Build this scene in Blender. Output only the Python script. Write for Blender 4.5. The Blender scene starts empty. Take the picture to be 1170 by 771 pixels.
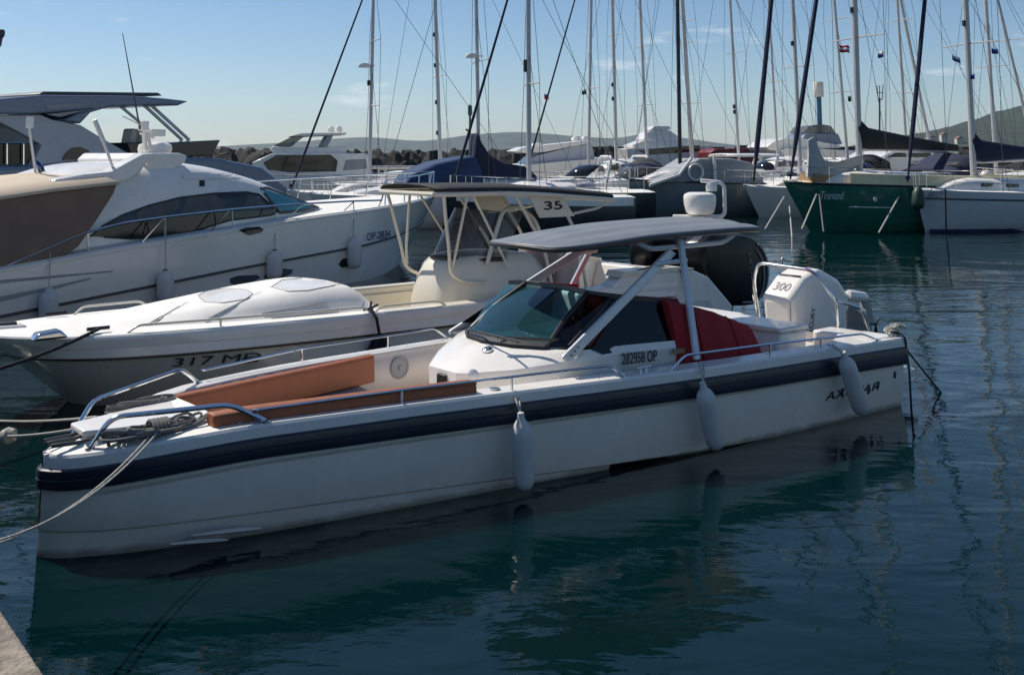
import bpy, math, random
import numpy as np
from mathutils import Vector
from mathutils.bvhtree import BVHTree
random.seed(7)
R = math.radians
SC = bpy.context.scene
COL = SC.collection

# ---------------------------------------------------------------- camera
CAM_H = 3.0                       # eye height over the water
FPX, PX0, PY0, HZY = 1170.0, 585.0, 10.0, 176.0     # focal length, principal point, horizon in photo pixels
TILT = math.atan((HZY - PY0) / FPX)
cam = bpy.data.cameras.new('camera')
cam_ob = bpy.data.objects.new('camera', cam)
COL.objects.link(cam_ob)
cam.sensor_fit = 'HORIZONTAL'
cam.sensor_width = 36
cam.lens = 36
cam.shift_y = -(385.5 - PY0) / 1170.0
cam.clip_start = 0.1
cam.clip_end = 30000
cam_ob.location = (0, 0, CAM_H)
cam_ob.rotation_euler = (R(90) + TILT, 0, 0)
SC.camera = cam_ob

# ---------------------------------------------------------------- sky, sun, exposure
SUN_EL, SUN_AZ = 50.0, -58.0      # azimuth from +Y, positive to the right
SUN_STRENGTH, SKY_STRENGTH, EXPOSURE = 4.2, 0.082, 0.27
w = bpy.data.worlds.new('World')
SC.world = w
w.use_nodes = True
nt = w.node_tree
nt.nodes.clear()
sky = nt.nodes.new('ShaderNodeTexSky')
sky.sky_type = 'NISHITA'
sky.sun_disc = False
sky.sun_elevation = R(SUN_EL)
sky.sun_rotation = R(SUN_AZ)
sky.air_density = 0.9
sky.dust_density = 0.25
sky.ozone_density = 4.0
geo = nt.nodes.new('ShaderNodeTexCoord')
mp = nt.nodes.new('ShaderNodeMapping')
mp.inputs['Scale'].default_value = (3.2, 3.2, 16.0)
mp.inputs['Location'].default_value = (0.35, 0.2, 0.1)
ns = nt.nodes.new('ShaderNodeTexNoise')
ns.inputs['Scale'].default_value = 2.2
ns.inputs['Detail'].default_value = 7
ns.inputs['Roughness'].default_value = 0.55
rp = nt.nodes.new('ShaderNodeValToRGB')
rp.color_ramp.elements[0].position = 0.63
rp.color_ramp.elements[1].position = 0.78
rp.color_ramp.elements[0].color = (0, 0, 0, 1)
rp.color_ramp.elements[1].color = (0.85, 0.85, 0.85, 1)
mixc = nt.nodes.new('ShaderNodeMix')
mixc.data_type = 'RGBA'
mixc.inputs['B'].default_value = (9.0, 9.3, 9.8, 1)
bg = nt.nodes.new('ShaderNodeBackground')
bg.inputs['Strength'].default_value = SKY_STRENGTH
wo = nt.nodes.new('ShaderNodeOutputWorld')
L_ = nt.links.new
L_(geo.outputs['Generated'], mp.inputs['Vector'])
L_(mp.outputs['Vector'], ns.inputs['Vector'])
L_(ns.outputs['Fac'], rp.inputs['Fac'])
L_(rp.outputs['Color'], mixc.inputs['Factor'])
hs = nt.nodes.new('ShaderNodeHueSaturation')      # a slightly milky summer sky
hs.inputs['Saturation'].default_value = 1.06
L_(sky.outputs['Color'], hs.inputs['Color'])
L_(hs.outputs['Color'], mixc.inputs['A'])
L_(mixc.outputs['Result'], bg.inputs['Color'])
L_(bg.outputs['Background'], wo.inputs['Surface'])

sd = bpy.data.lights.new('sun', 'SUN')
sd.energy = SUN_STRENGTH
sd.angle = R(0.53)
sd.color = (1.0, 0.94, 0.85)
sun = bpy.data.objects.new('sun', sd)
COL.objects.link(sun)
az, el = R(SUN_AZ), R(SUN_EL)
SUN_DIR = Vector((math.sin(az) * math.cos(el), math.cos(az) * math.cos(el), math.sin(el)))
sun.rotation_euler = SUN_DIR.to_track_quat('Z', 'Y').to_euler()
sun.location = (0, 0, 40)

SC.view_settings.view_transform = 'Standard'
SC.view_settings.look = 'None'
SC.view_settings.exposure = EXPOSURE
SC.view_settings.gamma = 1.0
SC.view_settings.use_curve_mapping = False
SC.cycles.max_bounces = 8
SC.cycles.transparent_max_bounces = 12
SC.cycles.caustics_reflective = False
SC.cycles.caustics_refractive = False
SC.cycles.sample_clamp_indirect = 4

# ---------------------------------------------------------------- measuring helpers: photo pixel -> point on a real plane
CF = np.array([0, math.cos(TILT), math.sin(TILT)])
CR = np.array([1.0, 0, 0])
CU = np.cross(CR, CF)
CC = np.array([0, 0, CAM_H])


def ray(px, py):
    return (px - PX0) / FPX * CR + (PY0 - py) / FPX * CU + CF


def atz(px, py, z):
    d = ray(px, py)
    return CC + d * ((z - CAM_H) / d[2])


def aty(px, py, y):
    d = ray(px, py)
    return CC + d * (y / d[1])


class Frame:
    """A boat's own axes: u along the keel, v to its far side, z up."""
    def __init__(s, o, deg):
        s.o = np.array(o, float)
        s.o[2] = 0
        s.a = R(deg)
        s.u = np.array([math.cos(s.a), math.sin(s.a), 0])
        s.v = np.array([-math.sin(s.a), math.cos(s.a), 0])

    def loc(s, p):
        d = np.asarray(p, float) - s.o
        return np.array([d @ s.u, d @ s.v, d[2]])

    def wor(s, q):
        return s.o + q[0] * s.u + q[1] * s.v + np.array([0, 0, q[2]])

    def V(s, px, py, v):
        d = ray(px, py)
        return s.loc(CC + d * ((v - (CC - s.o) @ s.v) / (d @ s.v)))

    def U(s, px, py, u):
        d = ray(px, py)
        return s.loc(CC + d * ((u - (CC - s.o) @ s.u) / (d @ s.u)))

    def Z(s, px, py, z):
        return s.loc(atz(px, py, z))

    def lray(s, px, py):
        d = ray(px, py)
        return s.loc(CC), np.array([d @ s.u, d @ s.v, d[2]])


P = lambda *a: np.array(a, float)


def tab(xs, ys):
    """smooth interpolation through a table"""
    xs = np.array(xs, float)
    ys = np.array(ys, float)
    dl = np.diff(ys) / np.diff(xs)
    m = np.zeros(len(xs))
    m[0], m[-1] = dl[0], dl[-1]
    for i in range(1, len(xs) - 1):
        m[i] = 0 if dl[i - 1] * dl[i] <= 0 else 2 * dl[i - 1] * dl[i] / (dl[i - 1] + dl[i])

    def f(x):
        x = min(max(x, xs[0]), xs[-1])
        i = min(max(int(np.searchsorted(xs, x)) - 1, 0), len(xs) - 2)
        h = xs[i + 1] - xs[i]
        t = (x - xs[i]) / h
        return float((2*t**3-3*t**2+1)*ys[i] + (t**3-2*t**2+t)*h*m[i] + (-2*t**3+3*t**2)*ys[i+1] + (t**3-t**2)*h*m[i+1])
    return f


def lerp(a, b, t):
    return np.asarray(a, float) * (1 - t) + np.asarray(b, float) * t


# ---------------------------------------------------------------- materials
MATS = {}


def mat(name, col, rough=0.5, metal=0.0, var=0.08, scale=3.0, bump=0.0, bscale=40.0, coat=0.0, spec=0.5,
        stretch=(1, 1, 1), rvar=0.08, dirt=0.0, dirtcol=(0.25, 0.22, 0.17), wl=False):
    if name in MATS:
        return MATS[name]
    m = bpy.data.materials.new(name)
    m.use_nodes = True
    t = m.node_tree
    b = t.nodes['Principled BSDF']
    tc = t.nodes.new('ShaderNodeTexCoord')
    mpn = t.nodes.new('ShaderNodeMapping')
    mpn.inputs['Scale'].default_value = stretch
    t.links.new(tc.outputs['Object'], mpn.inputs['Vector'])
    n = t.nodes.new('ShaderNodeTexNoise')
    n.inputs['Scale'].default_value = scale
    n.inputs['Detail'].default_value = 5
    t.links.new(mpn.outputs['Vector'], n.inputs['Vector'])
    r = t.nodes.new('ShaderNodeValToRGB')
    r.color_ramp.elements[0].position = 0.3
    r.color_ramp.elements[1].position = 0.7
    r.color_ramp.elements[0].color = tuple(c * (1 - var) for c in col) + (1,)
    r.color_ramp.elements[1].color = tuple(min(c * (1 + var), 1) for c in col) + (1,)
    t.links.new(n.outputs['Fac'], r.inputs['Fac'])
    out = r.outputs['Color']
    if dirt:
        n2 = t.nodes.new('ShaderNodeTexNoise')
        n2.inputs['Scale'].default_value = 1.7
        n2.inputs['Detail'].default_value = 8
        n2.inputs['Roughness'].default_value = 0.7
        mp2 = t.nodes.new('ShaderNodeMapping')
        mp2.inputs['Scale'].default_value = (2.5, 2.5, 0.5)
        t.links.new(tc.outputs['Object'], mp2.inputs['Vector'])
        t.links.new(mp2.outputs['Vector'], n2.inputs['Vector'])
        r2 = t.nodes.new('ShaderNodeValToRGB')
        r2.color_ramp.elements[0].position = 0.5
        r2.color_ramp.elements[1].position = 0.75
        r2.color_ramp.elements[0].color = (0, 0, 0, 1)
        r2.color_ramp.elements[1].color = (dirt, dirt, dirt, 1)
        t.links.new(n2.outputs['Fac'], r2.inputs['Fac'])
        mx = t.nodes.new('ShaderNodeMix')
        mx.data_type = 'RGBA'
        mx.inputs['B'].default_value = tuple(dirtcol) + (1,)
        t.links.new(r2.outputs['Color'], mx.inputs['Factor'])
        t.links.new(out, mx.inputs['A'])
        out = mx.outputs['Result']
    if wl:                       # brownish growth line just above the water
        sx = t.nodes.new('ShaderNodeSeparateXYZ')
        t.links.new(tc.outputs['Object'], sx.inputs['Vector'])
        n3 = t.nodes.new('ShaderNodeTexNoise')
        n3.inputs['Scale'].default_value = 5.0
        n3.inputs['Detail'].default_value = 6
        t.links.new(tc.outputs['Object'], n3.inputs['Vector'])
        ad = t.nodes.new('ShaderNodeMath')
        ad.operation = 'MULTIPLY_ADD'
        ad.inputs[1].default_value = -0.09
        t.links.new(n3.outputs['Fac'], ad.inputs[0])
        t.links.new(sx.outputs['Z'], ad.inputs[2])
        m3 = t.nodes.new('ShaderNodeMapRange')
        m3.inputs['From Min'].default_value = -0.03
        m3.inputs['From Max'].default_value = 0.02
        m3.inputs['To Min'].default_value = 0.7
        m3.inputs['To Max'].default_value = 0.0
        t.links.new(ad.outputs[0], m3.inputs['Value'])
        x3 = t.nodes.new('ShaderNodeMix')
        x3.data_type = 'RGBA'
        x3.inputs['B'].default_value = (0.16, 0.15, 0.09, 1)
        t.links.new(m3.outputs['Result'], x3.inputs['Factor'])
        t.links.new(out, x3.inputs['A'])
        out = x3.outputs['Result']
    t.links.new(out, b.inputs['Base Color'])
    mr = t.nodes.new('ShaderNodeMapRange')
    mr.inputs['To Min'].default_value = max(rough - rvar, 0.02)
    mr.inputs['To Max'].default_value = min(rough + rvar, 1)
    t.links.new(n.outputs['Fac'], mr.inputs['Value'])
    t.links.new(mr.outputs['Result'], b.inputs['Roughness'])
    b.inputs['Metallic'].default_value = metal
    b.inputs['Specular IOR Level'].default_value = spec
    b.inputs['Coat Weight'].default_value = coat
    b.inputs['Coat Roughness'].default_value = 0.06
    if bump:
        nb = t.nodes.new('ShaderNodeTexNoise')
        nb.inputs['Scale'].default_value = bscale
        nb.inputs['Detail'].default_value = 4
        t.links.new(mpn.outputs['Vector'], nb.inputs['Vector'])
        bm = t.nodes.new('ShaderNodeBump')
        bm.inputs['Strength'].default_value = bump
        bm.inputs['Distance'].default_value = 0.02
        t.links.new(nb.outputs['Fac'], bm.inputs['Height'])
        t.links.new(bm.outputs['Normal'], b.inputs['Normal'])
    MATS[name] = m
    return m


def glass(name, tint, clear=0.6, rough=0.03, ior=1.5, film=0.0, filmcol=(0.06, 0.22, 0.26)):
    """window glass: tinted see-through pane with a fresnel mirror on it"""
    m = bpy.data.materials.new(name)
    m.use_nodes = True
    t = m.node_tree
    t.nodes.clear()
    o = t.nodes.new('ShaderNodeOutputMaterial')
    tr = t.nodes.new('ShaderNodeBsdfTransparent')
    tr.inputs['Color'].default_value = tuple(c * clear for c in tint) + (1,)
    gl = t.nodes.new('ShaderNodeBsdfGlossy')
    gl.inputs['Roughness'].default_value = rough
    gl.inputs['Color'].default_value = (0.9, 0.95, 1, 1)
    lw = t.nodes.new('ShaderNodeLayerWeight')
    lw.inputs['Blend'].default_value = 0.5
    pw = t.nodes.new('ShaderNodeMath')
    pw.operation = 'POWER'
    pw.inputs[1].default_value = 5.0
    t.links.new(lw.outputs['Facing'], pw.inputs[0])
    f0 = ((ior - 1) / (ior + 1)) ** 2
    fm = t.nodes.new('ShaderNodeMath')
    fm.operation = 'MULTIPLY_ADD'
    fm.inputs[1].default_value = 1 - f0
    fm.inputs[2].default_value = f0
    t.links.new(pw.outputs[0], fm.inputs[0])
    mx = t.nodes.new('ShaderNodeMixShader')
    t.links.new(fm.outputs[0], mx.inputs['Fac'])
    t.links.new(tr.outputs['BSDF'], mx.inputs[1])
    t.links.new(gl.outputs['BSDF'], mx.inputs[2])
    out = mx.outputs['Shader']
    if film:                     # salt and tint on the pane
        df = t.nodes.new('ShaderNodeBsdfDiffuse')
        df.inputs['Color'].default_value = tuple(filmcol) + (1,)
        m2 = t.nodes.new('ShaderNodeMixShader')
        m2.inputs['Fac'].default_value = film
        t.links.new(out, m2.inputs[1])
        t.links.new(df.outputs['BSDF'], m2.inputs[2])
        out = m2.outputs['Shader']
    t.links.new(out, o.inputs['Surface'])
    MATS[name] = m
    return m


WHITE = mat('white gelcoat', (0.80, 0.765, 0.71), 0.28, var=0.03, coat=0.35, dirt=0.10, dirtcol=(0.5, 0.47, 0.4))
GREYGEL = mat('white cruiser gelcoat', (0.84, 0.755, 0.655), 0.26, var=0.03, coat=0.35, dirt=0.14, dirtcol=(0.5, 0.46, 0.38), wl=True)
HULLW = mat('hull gelcoat', (0.74, 0.70, 0.645), 0.22, var=0.03, coat=0.4, dirt=0.12, dirtcol=(0.42, 0.40, 0.34))
DECKW = mat('deck non-skid', (0.78, 0.76, 0.71), 0.6, var=0.05, bump=0.15, bscale=160, dirt=0.12, dirtcol=(0.5, 0.46, 0.38))
CREAM = mat('cream gelcoat', (0.70, 0.65, 0.54), 0.35, var=0.04, coat=0.2, dirt=0.15, dirtcol=(0.45, 0.4, 0.3))
BEIGE = mat('beige liner', (0.66, 0.60, 0.55), 0.5, var=0.04, dirt=0.1)
SHADEHULL = mat('grey green shaded hull', (0.50, 0.50, 0.45), 0.25, var=0.06, coat=0.3, dirt=0.25, dirtcol=(0.3, 0.29, 0.22))  # lower side's shade and water reflection put into a duller, greener colour
RUBBER = mat('navy rub rail', (0.012, 0.017, 0.032), 0.38, var=0.15, rvar=0.12, bump=0.05)
BLACK = mat('black plastic', (0.012, 0.012, 0.013), 0.4, var=0.2)
GLOSSBLACK = mat('black engine paint', (0.005, 0.005, 0.006), 0.28, var=0.2, coat=0.0, spec=0.22)
CHROME = mat('stainless steel', (0.72, 0.72, 0.72), 0.14, metal=1.0, var=0.04, rvar=0.06)
ALU = mat('painted aluminium', (0.62, 0.64, 0.66), 0.38, metal=0.25, var=0.05)
MASTM = mat('mast aluminium', (0.52, 0.51, 0.49), 0.45, metal=0.35, var=0.08)
ORANGE = mat('tan leather', (0.30, 0.095, 0.036), 0.55, var=0.08, scale=9, bump=0.12, bscale=220)
RED = mat('dark red canvas', (0.30, 0.010, 0.016), 0.85, var=0.18, scale=2.5, bump=0.5, bscale=6)
NAVY = mat('navy canvas', (0.010, 0.017, 0.048), 0.85, var=0.25, scale=2.0, bump=0.5, bscale=5)
BLUECLOTH = mat('blue canvas', (0.018, 0.045, 0.12), 0.85, var=0.2, scale=2, bump=0.4, bscale=4)
DARKCLOTH = mat('dark green canvas', (0.018, 0.024, 0.024), 0.85, var=0.25, scale=2, bump=0.5, bscale=5)
BROWN = mat('brown canvas', (0.19, 0.13, 0.098), 0.85, var=0.16, scale=1.6, bump=0.9, bscale=2.6)
TANCLOTH = mat('tan canvas', (0.55, 0.45, 0.33), 0.8, var=0.06)
ROOFG = mat('grey roof paint', (0.20, 0.215, 0.23), 0.42, var=0.06, rvar=0.1, dirt=0.15, dirtcol=(0.24, 0.24, 0.24))
CHARC = mat('charcoal canvas', (0.018, 0.019, 0.022), 0.8, var=0.2, bump=0.3, bscale=8)
FENDER = mat('fender vinyl', (0.58, 0.575, 0.56), 0.45, var=0.06, dirt=0.5, dirtcol=(0.33, 0.31, 0.27))
ROPE = mat('light rope', (0.45, 0.43, 0.38), 0.9, var=0.25, scale=60, bump=0.6, bscale=120)
GREYROPE = mat('grey rope', (0.17, 0.17, 0.16), 0.9, var=0.35, scale=50, bump=0.6, bscale=120)
DARKROPE = mat('black rope', (0.015, 0.016, 0.02), 0.9, var=0.3, scale=50)
GREEN = mat('green hull paint', (0.011, 0.115, 0.08), 0.25, var=0.1, coat=0.3)
TEALHULL = mat('grey teal hull paint', (0.11, 0.155, 0.16), 0.3, var=0.06, coat=0.2, dirt=0.2)
WOOD = mat('varnished wood', (0.28, 0.15, 0.06), 0.35, var=0.3, scale=4, stretch=(1, 8, 8))
PALEWOOD = mat('pale yellow bulwark', (0.80, 0.68, 0.42), 0.5, var=0.08)
DECAL = mat('dark lettering', (0.02, 0.022, 0.03), 0.5)
PALEDECAL = mat('pale lettering', (0.5, 0.55, 0.52), 0.5)
GREYDECAL = mat('grey lettering', (0.2, 0.2, 0.22), 0.5)
DARKWIN = mat('dark tinted window', (0.008, 0.009, 0.011), 0.06, var=0.2, rvar=0.03, coat=0.3)
GLASS_CLEAR = glass('windscreen glass', (0.42, 0.82, 0.88), 0.85, ior=1.6, film=0.14)
GLASS_DARK = glass('smoked glass', (0.42, 0.45, 0.46), 0.10, ior=1.5)
GLASS_SMOKE = glass('grey vinyl glass', (0.62, 0.62, 0.62), 0.6, ior=1.5, film=0.22, filmcol=(.30, .30, .29))
REDPAINT = mat('red hull paint', (0.16, 0.012, 0.012), 0.5, var=0.15)
FLAGRED = mat('flag red', (0.45, 0.02, 0.03), 0.8)
FLAGBLUE = mat('flag blue', (0.02, 0.05, 0.25), 0.8)
FLAGWHITE = mat('flag white', (0.75, 0.75, 0.75), 0.8)
YELLOW = mat('yellow cover', (0.55, 0.42, 0.05), 0.7)
BLUEPOLE = mat('blue pole paint', (0.03, 0.12, 0.2), 0.5)
DARKGREY = mat('dark grey plastic', (0.05, 0.055, 0.06), 0.45, var=0.1)
GREYPLASTIC = mat('grey liner', (0.3, 0.31, 0.32), 0.5, var=0.05)
BOOTTOP = mat('dark blue boot stripe', (0.015, 0.02, 0.06), 0.4)


# ---------------------------------------------------------------- mesh builder
def fillet(pts, rad=0.1, n=5):
    pts = [np.asarray(p, float) for p in pts]
    out = [pts[0]]
    for i in range(1, len(pts) - 1):
        a, b, c = pts[i - 1], pts[i], pts[i + 1]
        d1, d2 = a - b, c - b
        l1, l2 = np.linalg.norm(d1), np.linalg.norm(d2)
        k = min(rad, l1 * 0.45, l2 * 0.45)
        p, q = b + d1 / l1 * k, b + d2 / l2 * k
        for j in range(n + 1):
            t = j / n
            out.append((1 - t) ** 2 * p + 2 * t * (1 - t) * b + t * t * q)
    out.append(pts[-1])
    return out


def sag(a, b, drop, n=14):
    a, b = np.asarray(a, float), np.asarray(b, float)
    return [lerp(a, b, i / n) + np.array([0, 0, -4 * drop * (i / n) * (1 - i / n)]) for i in range(n + 1)]


class MB:
    def __init__(s):
        s.v, s.f = [], []

    def add(s, vs, fs):
        o = len(s.v)
        s.v += [tuple(float(c) for c in p) for p in vs]
        s.f += [tuple(i + o for i in f) for f in fs]
        return s

    def poly(s, pts):
        return s.add(pts, [tuple(range(len(pts)))])

    def box(s, c, d, rz=0.0, ry=0.0, top=1.0):
        x, y, z = (k / 2 for k in d)
        vs = []
        for (a, b, e) in ((-x, -y, -z), (x, -y, -z), (x, y, -z), (-x, y, -z), (-x*top, -y*top, z), (x*top, -y*top, z), (x*top, y*top, z), (-x*top, y*top, z)):
            a, e = a * math.cos(ry) + e * math.sin(ry), -a * math.sin(ry) + e * math.cos(ry)
            a, b = a * math.cos(rz) - b * math.sin(rz), a * math.sin(rz) + b * math.cos(rz)
            vs.append((c[0] + a, c[1] + b, c[2] + e))
        return s.add(vs, [(0, 3, 2, 1), (4, 5, 6, 7), (0, 1, 5, 4), (1, 2, 6, 5), (2, 3, 7, 6), (3, 0, 4, 7)])

    def prism(s, poly, axis, a, b, scale=1.0):
        """2-D outline extruded from a to b; axis 'v': outline in (u,z), axis 'z': outline in (u,v), axis 'u': outline in (v,z)"""
        n = len(poly)
        cx = sum(p[0] for p in poly) / n
        cy = sum(p[1] for p in poly) / n
        put = {'v': lambda p, t: (p[0], t, p[1]), 'z': lambda p, t: (p[0], p[1], t), 'u': lambda p, t: (t, p[0], p[1])}[axis]
        vs = [put(p, a) for p in poly] + [put((cx + (p[0] - cx) * scale, cy + (p[1] - cy) * scale), b) for p in poly]
        return s.add(vs, [tuple(range(n)), tuple(range(2 * n - 1, n - 1, -1))] + [(i, (i + 1) % n, n + (i + 1) % n, n + i) for i in range(n)])

    def loft(s, secs, ring=False, caps=False):
        n = len(secs[0])
        vs = [p for sec in secs for p in sec]
        fs = []
        for i in range(len(secs) - 1):
            for j in range(n if ring else n - 1):
                k = (j + 1) % n
                fs.append((i * n + j, i * n + k, (i + 1) * n + k, (i + 1) * n + j))
        if caps:
            fs.append(tuple(range(n - 1, -1, -1)))
            fs.append(tuple((len(secs) - 1) * n + j for j in range(n)))
        return s.add(vs, fs)

    def tube(s, pts, r, n=8):
        pts = [np.asarray(p, float) for p in pts]
        rs = r if hasattr(r, '__len__') else [r] * len(pts)
        secs = []
        ref = None
        for i, p in enumerate(pts):
            t = pts[min(i + 1, len(pts) - 1)] - pts[max(i - 1, 0)]
            t = t / (np.linalg.norm(t) + 1e-12)
            if ref is None:
                ref = np.array([0, 0, 1.0]) if abs(t[2]) < 0.9 else np.array([1.0, 0, 0])
            x = ref - t * (ref @ t)
            x /= np.linalg.norm(x) + 1e-12
            y = np.cross(t, x)
            ref = x
            secs.append([p + rs[i] * (math.cos(2 * math.pi * j / n) * x + math.sin(2 * math.pi * j / n) * y) for j in range(n)])
        return s.loft(secs, ring=True, caps=True)

    def lathe(s, prof, c, axis=(0, 0, 1), n=20):
        """prof: (radius, height) pairs along axis from c"""
        ax = np.asarray(axis, float)
        ax /= np.linalg.norm(ax)
        x = np.cross(ax, [0, 0, 1.0]) if abs(ax[2]) < 0.9 else np.cross(ax, [1.0, 0, 0])
        x /= np.linalg.norm(x)
        y = np.cross(ax, x)
        c = np.asarray(c, float)
        secs = [[c + ax * h + max(r, 1e-4) * (math.cos(2 * math.pi * j / n) * x + math.sin(2 * math.pi * j / n) * y) for j in range(n)] for r, h in prof]
        return s.loft(secs, ring=True, caps=True)

    def build(s, name, m, parent=None, bevel=0.0, seg=2, solid=0.0, sub=0, ang=35, label=None, flat=False):
        import bmesh
        me = bpy.data.meshes.new(name)
        me.from_pydata(s.v, [], s.f)
        bm = bmesh.new()
        bm.from_mesh(me)
        bmesh.ops.remove_doubles(bm, verts=bm.verts, dist=1e-5)
        bmesh.ops.recalc_face_normals(bm, faces=bm.faces)
        bm.to_mesh(me)
        bm.free()
        me.materials.append(m)
        if not flat:
            for p in me.polygons:
                p.use_smooth = True
            me.set_sharp_from_angle(angle=R(ang))
        o = bpy.data.objects.new(name, me)
        COL.objects.link(o)
        if parent is not None:
            o.parent = parent
        if solid:
            k = o.modifiers.new('solid', 'SOLIDIFY')
            k.thickness = solid
            k.offset = 0
        if bevel:
            k = o.modifiers.new('bevel', 'BEVEL')
            k.width = bevel
            k.segments = seg
            k.limit_method = 'ANGLE'
            k.angle_limit = R(32)
            k.harden_normals = False
        if sub:
            k = o.modifiers.new('sub', 'SUBSURF')
            k.levels = k.render_levels = sub
        if label:
            o['label'] = label
        return o


def thing(name, label, cat, fr=None, group=None, loc=None):
    o = bpy.data.objects.new(name, None)
    o.empty_display_size = 0.3
    COL.objects.link(o)
    if fr is not None:
        o.location = fr.o
        o.rotation_euler = (0, 0, fr.a)
    if loc is not None:
        o.location = loc
    o['label'] = label
    o['category'] = cat
    if group:
        o['group'] = group
    return o


def tag(o, label, cat, group=None):
    o['label'] = label
    o['category'] = cat
    if group:
        o['group'] = group
    return o


def place(o, fr):
    o.location = fr.o
    o.rotation_euler = (0, 0, fr.a)
    return o


def text(name, body, p, q, up, height, m, parent, shear=0.0, bold=0.0, off=None, wrap=None):
    """flat lettering from point p towards point q (its baseline), letters `height` tall towards up"""
    cu = bpy.data.curves.new(name, 'FONT')
    cu.body = body
    cu.size = 1.0
    cu.shear = shear
    cu.offset = bold
    tmp = bpy.data.objects.new(name, cu)
    COL.objects.link(tmp)
    dg = bpy.context.evaluated_depsgraph_get()
    me = bpy.data.meshes.new_from_object(tmp.evaluated_get(dg))
    bpy.data.objects.remove(tmp)
    co = np.array([v.co[:] for v in me.vertices])
    mn, mx = co.min(0), co.max(0)
    p, q, up = (np.asarray(k, float) for k in (p, q, up))
    d = q - p
    up = up / np.linalg.norm(up)
    off = np.zeros(3) if off is None else np.asarray(off, float)
    for v, c in zip(me.vertices, co):
        a = (c[0] - mn[0]) / (mx[0] - mn[0])
        b = (c[1] - mn[1]) / (mx[1] - mn[1]) * height
        v.co = Vector(p + d * a + up * b + off)
    if wrap is not None:
        bv = BVHTree.FromPolygons([Vector(k) for k in wrap.v], wrap.f)
        for v in me.vertices:
            h = bv.ray_cast(Vector((v.co.x, -9.0, v.co.z)), Vector((0, 1, 0)))
            if h[0] is not None:
                v.co = h[0] + Vector((0, -.022, 0))
    me.materials.clear()
    me.materials.append(m)
    o = bpy.data.objects.new(name, me)
    COL.objects.link(o)
    o.parent = parent
    k = o.modifiers.new('solid', 'SOLIDIFY')
    k.thickness = 0.003 if wrap is None else 0.02
    return o


def hit_on(fr, src, px, py, off=0.0):
    bv = BVHTree.FromPolygons([Vector(k) for k in src.v], src.f)
    o, d = fr.lray(px, py)
    dv = Vector(d).normalized()
    h = bv.ray_cast(Vector(o), dv)
    n = np.array(h[1])
    if n @ np.array(dv) > 0:
        n = -n
    return np.array(h[0]) + n * off, n


def surf_line(fr, src, px, off=.02, k=6):
    """photo-pixel polyline dropped onto a built surface"""
    bv = BVHTree.FromPolygons([Vector(v) for v in src.v], src.f)
    out = []
    for a, b in zip(px[:-1], px[1:]):
        for i in range(k):
            o, d = fr.lray(*lerp(a, b, i / k))
            dv = Vector(d).normalized()
            h = bv.ray_cast(Vector(o), dv)
            if h[0] is not None:
                out.append(np.array(h[0]) - np.array(dv) * off)
    return out


def text_on(name, body, fr, src, p, q, hpx, m, parent, shear=0.0, bold=0.0, off=.008):
    """lettering laid on a built hull: p, q baseline ends and letter height, all in photo pixels"""
    a, na = hit_on(fr, src, *p)
    b, nb_ = hit_on(fr, src, *q)
    c, _ = hit_on(fr, src, p[0], p[1] - hpx)
    n = (na + nb_) / 2
    return text(name, body, a, b, c - a, float(np.linalg.norm(c - a)), m, parent, shear=shear, bold=bold, off=n * off)


def on_surface(fr, src, poly, off=0.008, rings=5, fine=4):
    """lay an outline (photo pixels) onto a built surface as a real, slightly proud sheet"""
    bv = BVHTree.FromPolygons([Vector(v) for v in src.v], src.f)
    pts = []
    n = len(poly)
    for i in range(n):
        a, b = poly[i], poly[(i + 1) % n]
        for k in range(fine):
            pts.append(lerp(a, b, k / fine))
    c = np.mean(pts, 0)
    mb = MB()
    secs = []
    o, _ = fr.lray(0, 0)
    last = None
    for r in range(rings + 1):
        t = 1 - r / rings * 0.98
        sec = []
        for p in pts:
            q = c + (p - c) * t
            _, d = fr.lray(*q)
            dv = Vector(d).normalized()
            h = bv.ray_cast(Vector(o), dv)
            if h[0] is None:
                h = (last if last is not None else Vector(o) + dv * 15,)
            last = h[0]
            sec.append(np.array(h[0]) - np.array(dv) * off)
        secs.append(sec)
    mb.loft(secs, ring=True)
    mb.add(secs[-1], [tuple(range(len(pts)))])
    return mb
# ---------------------------------------------------------------- setting: water, hills, quay, breakwater
def struct(o, kind='structure'):
    o['kind'] = kind
    return o


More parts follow.
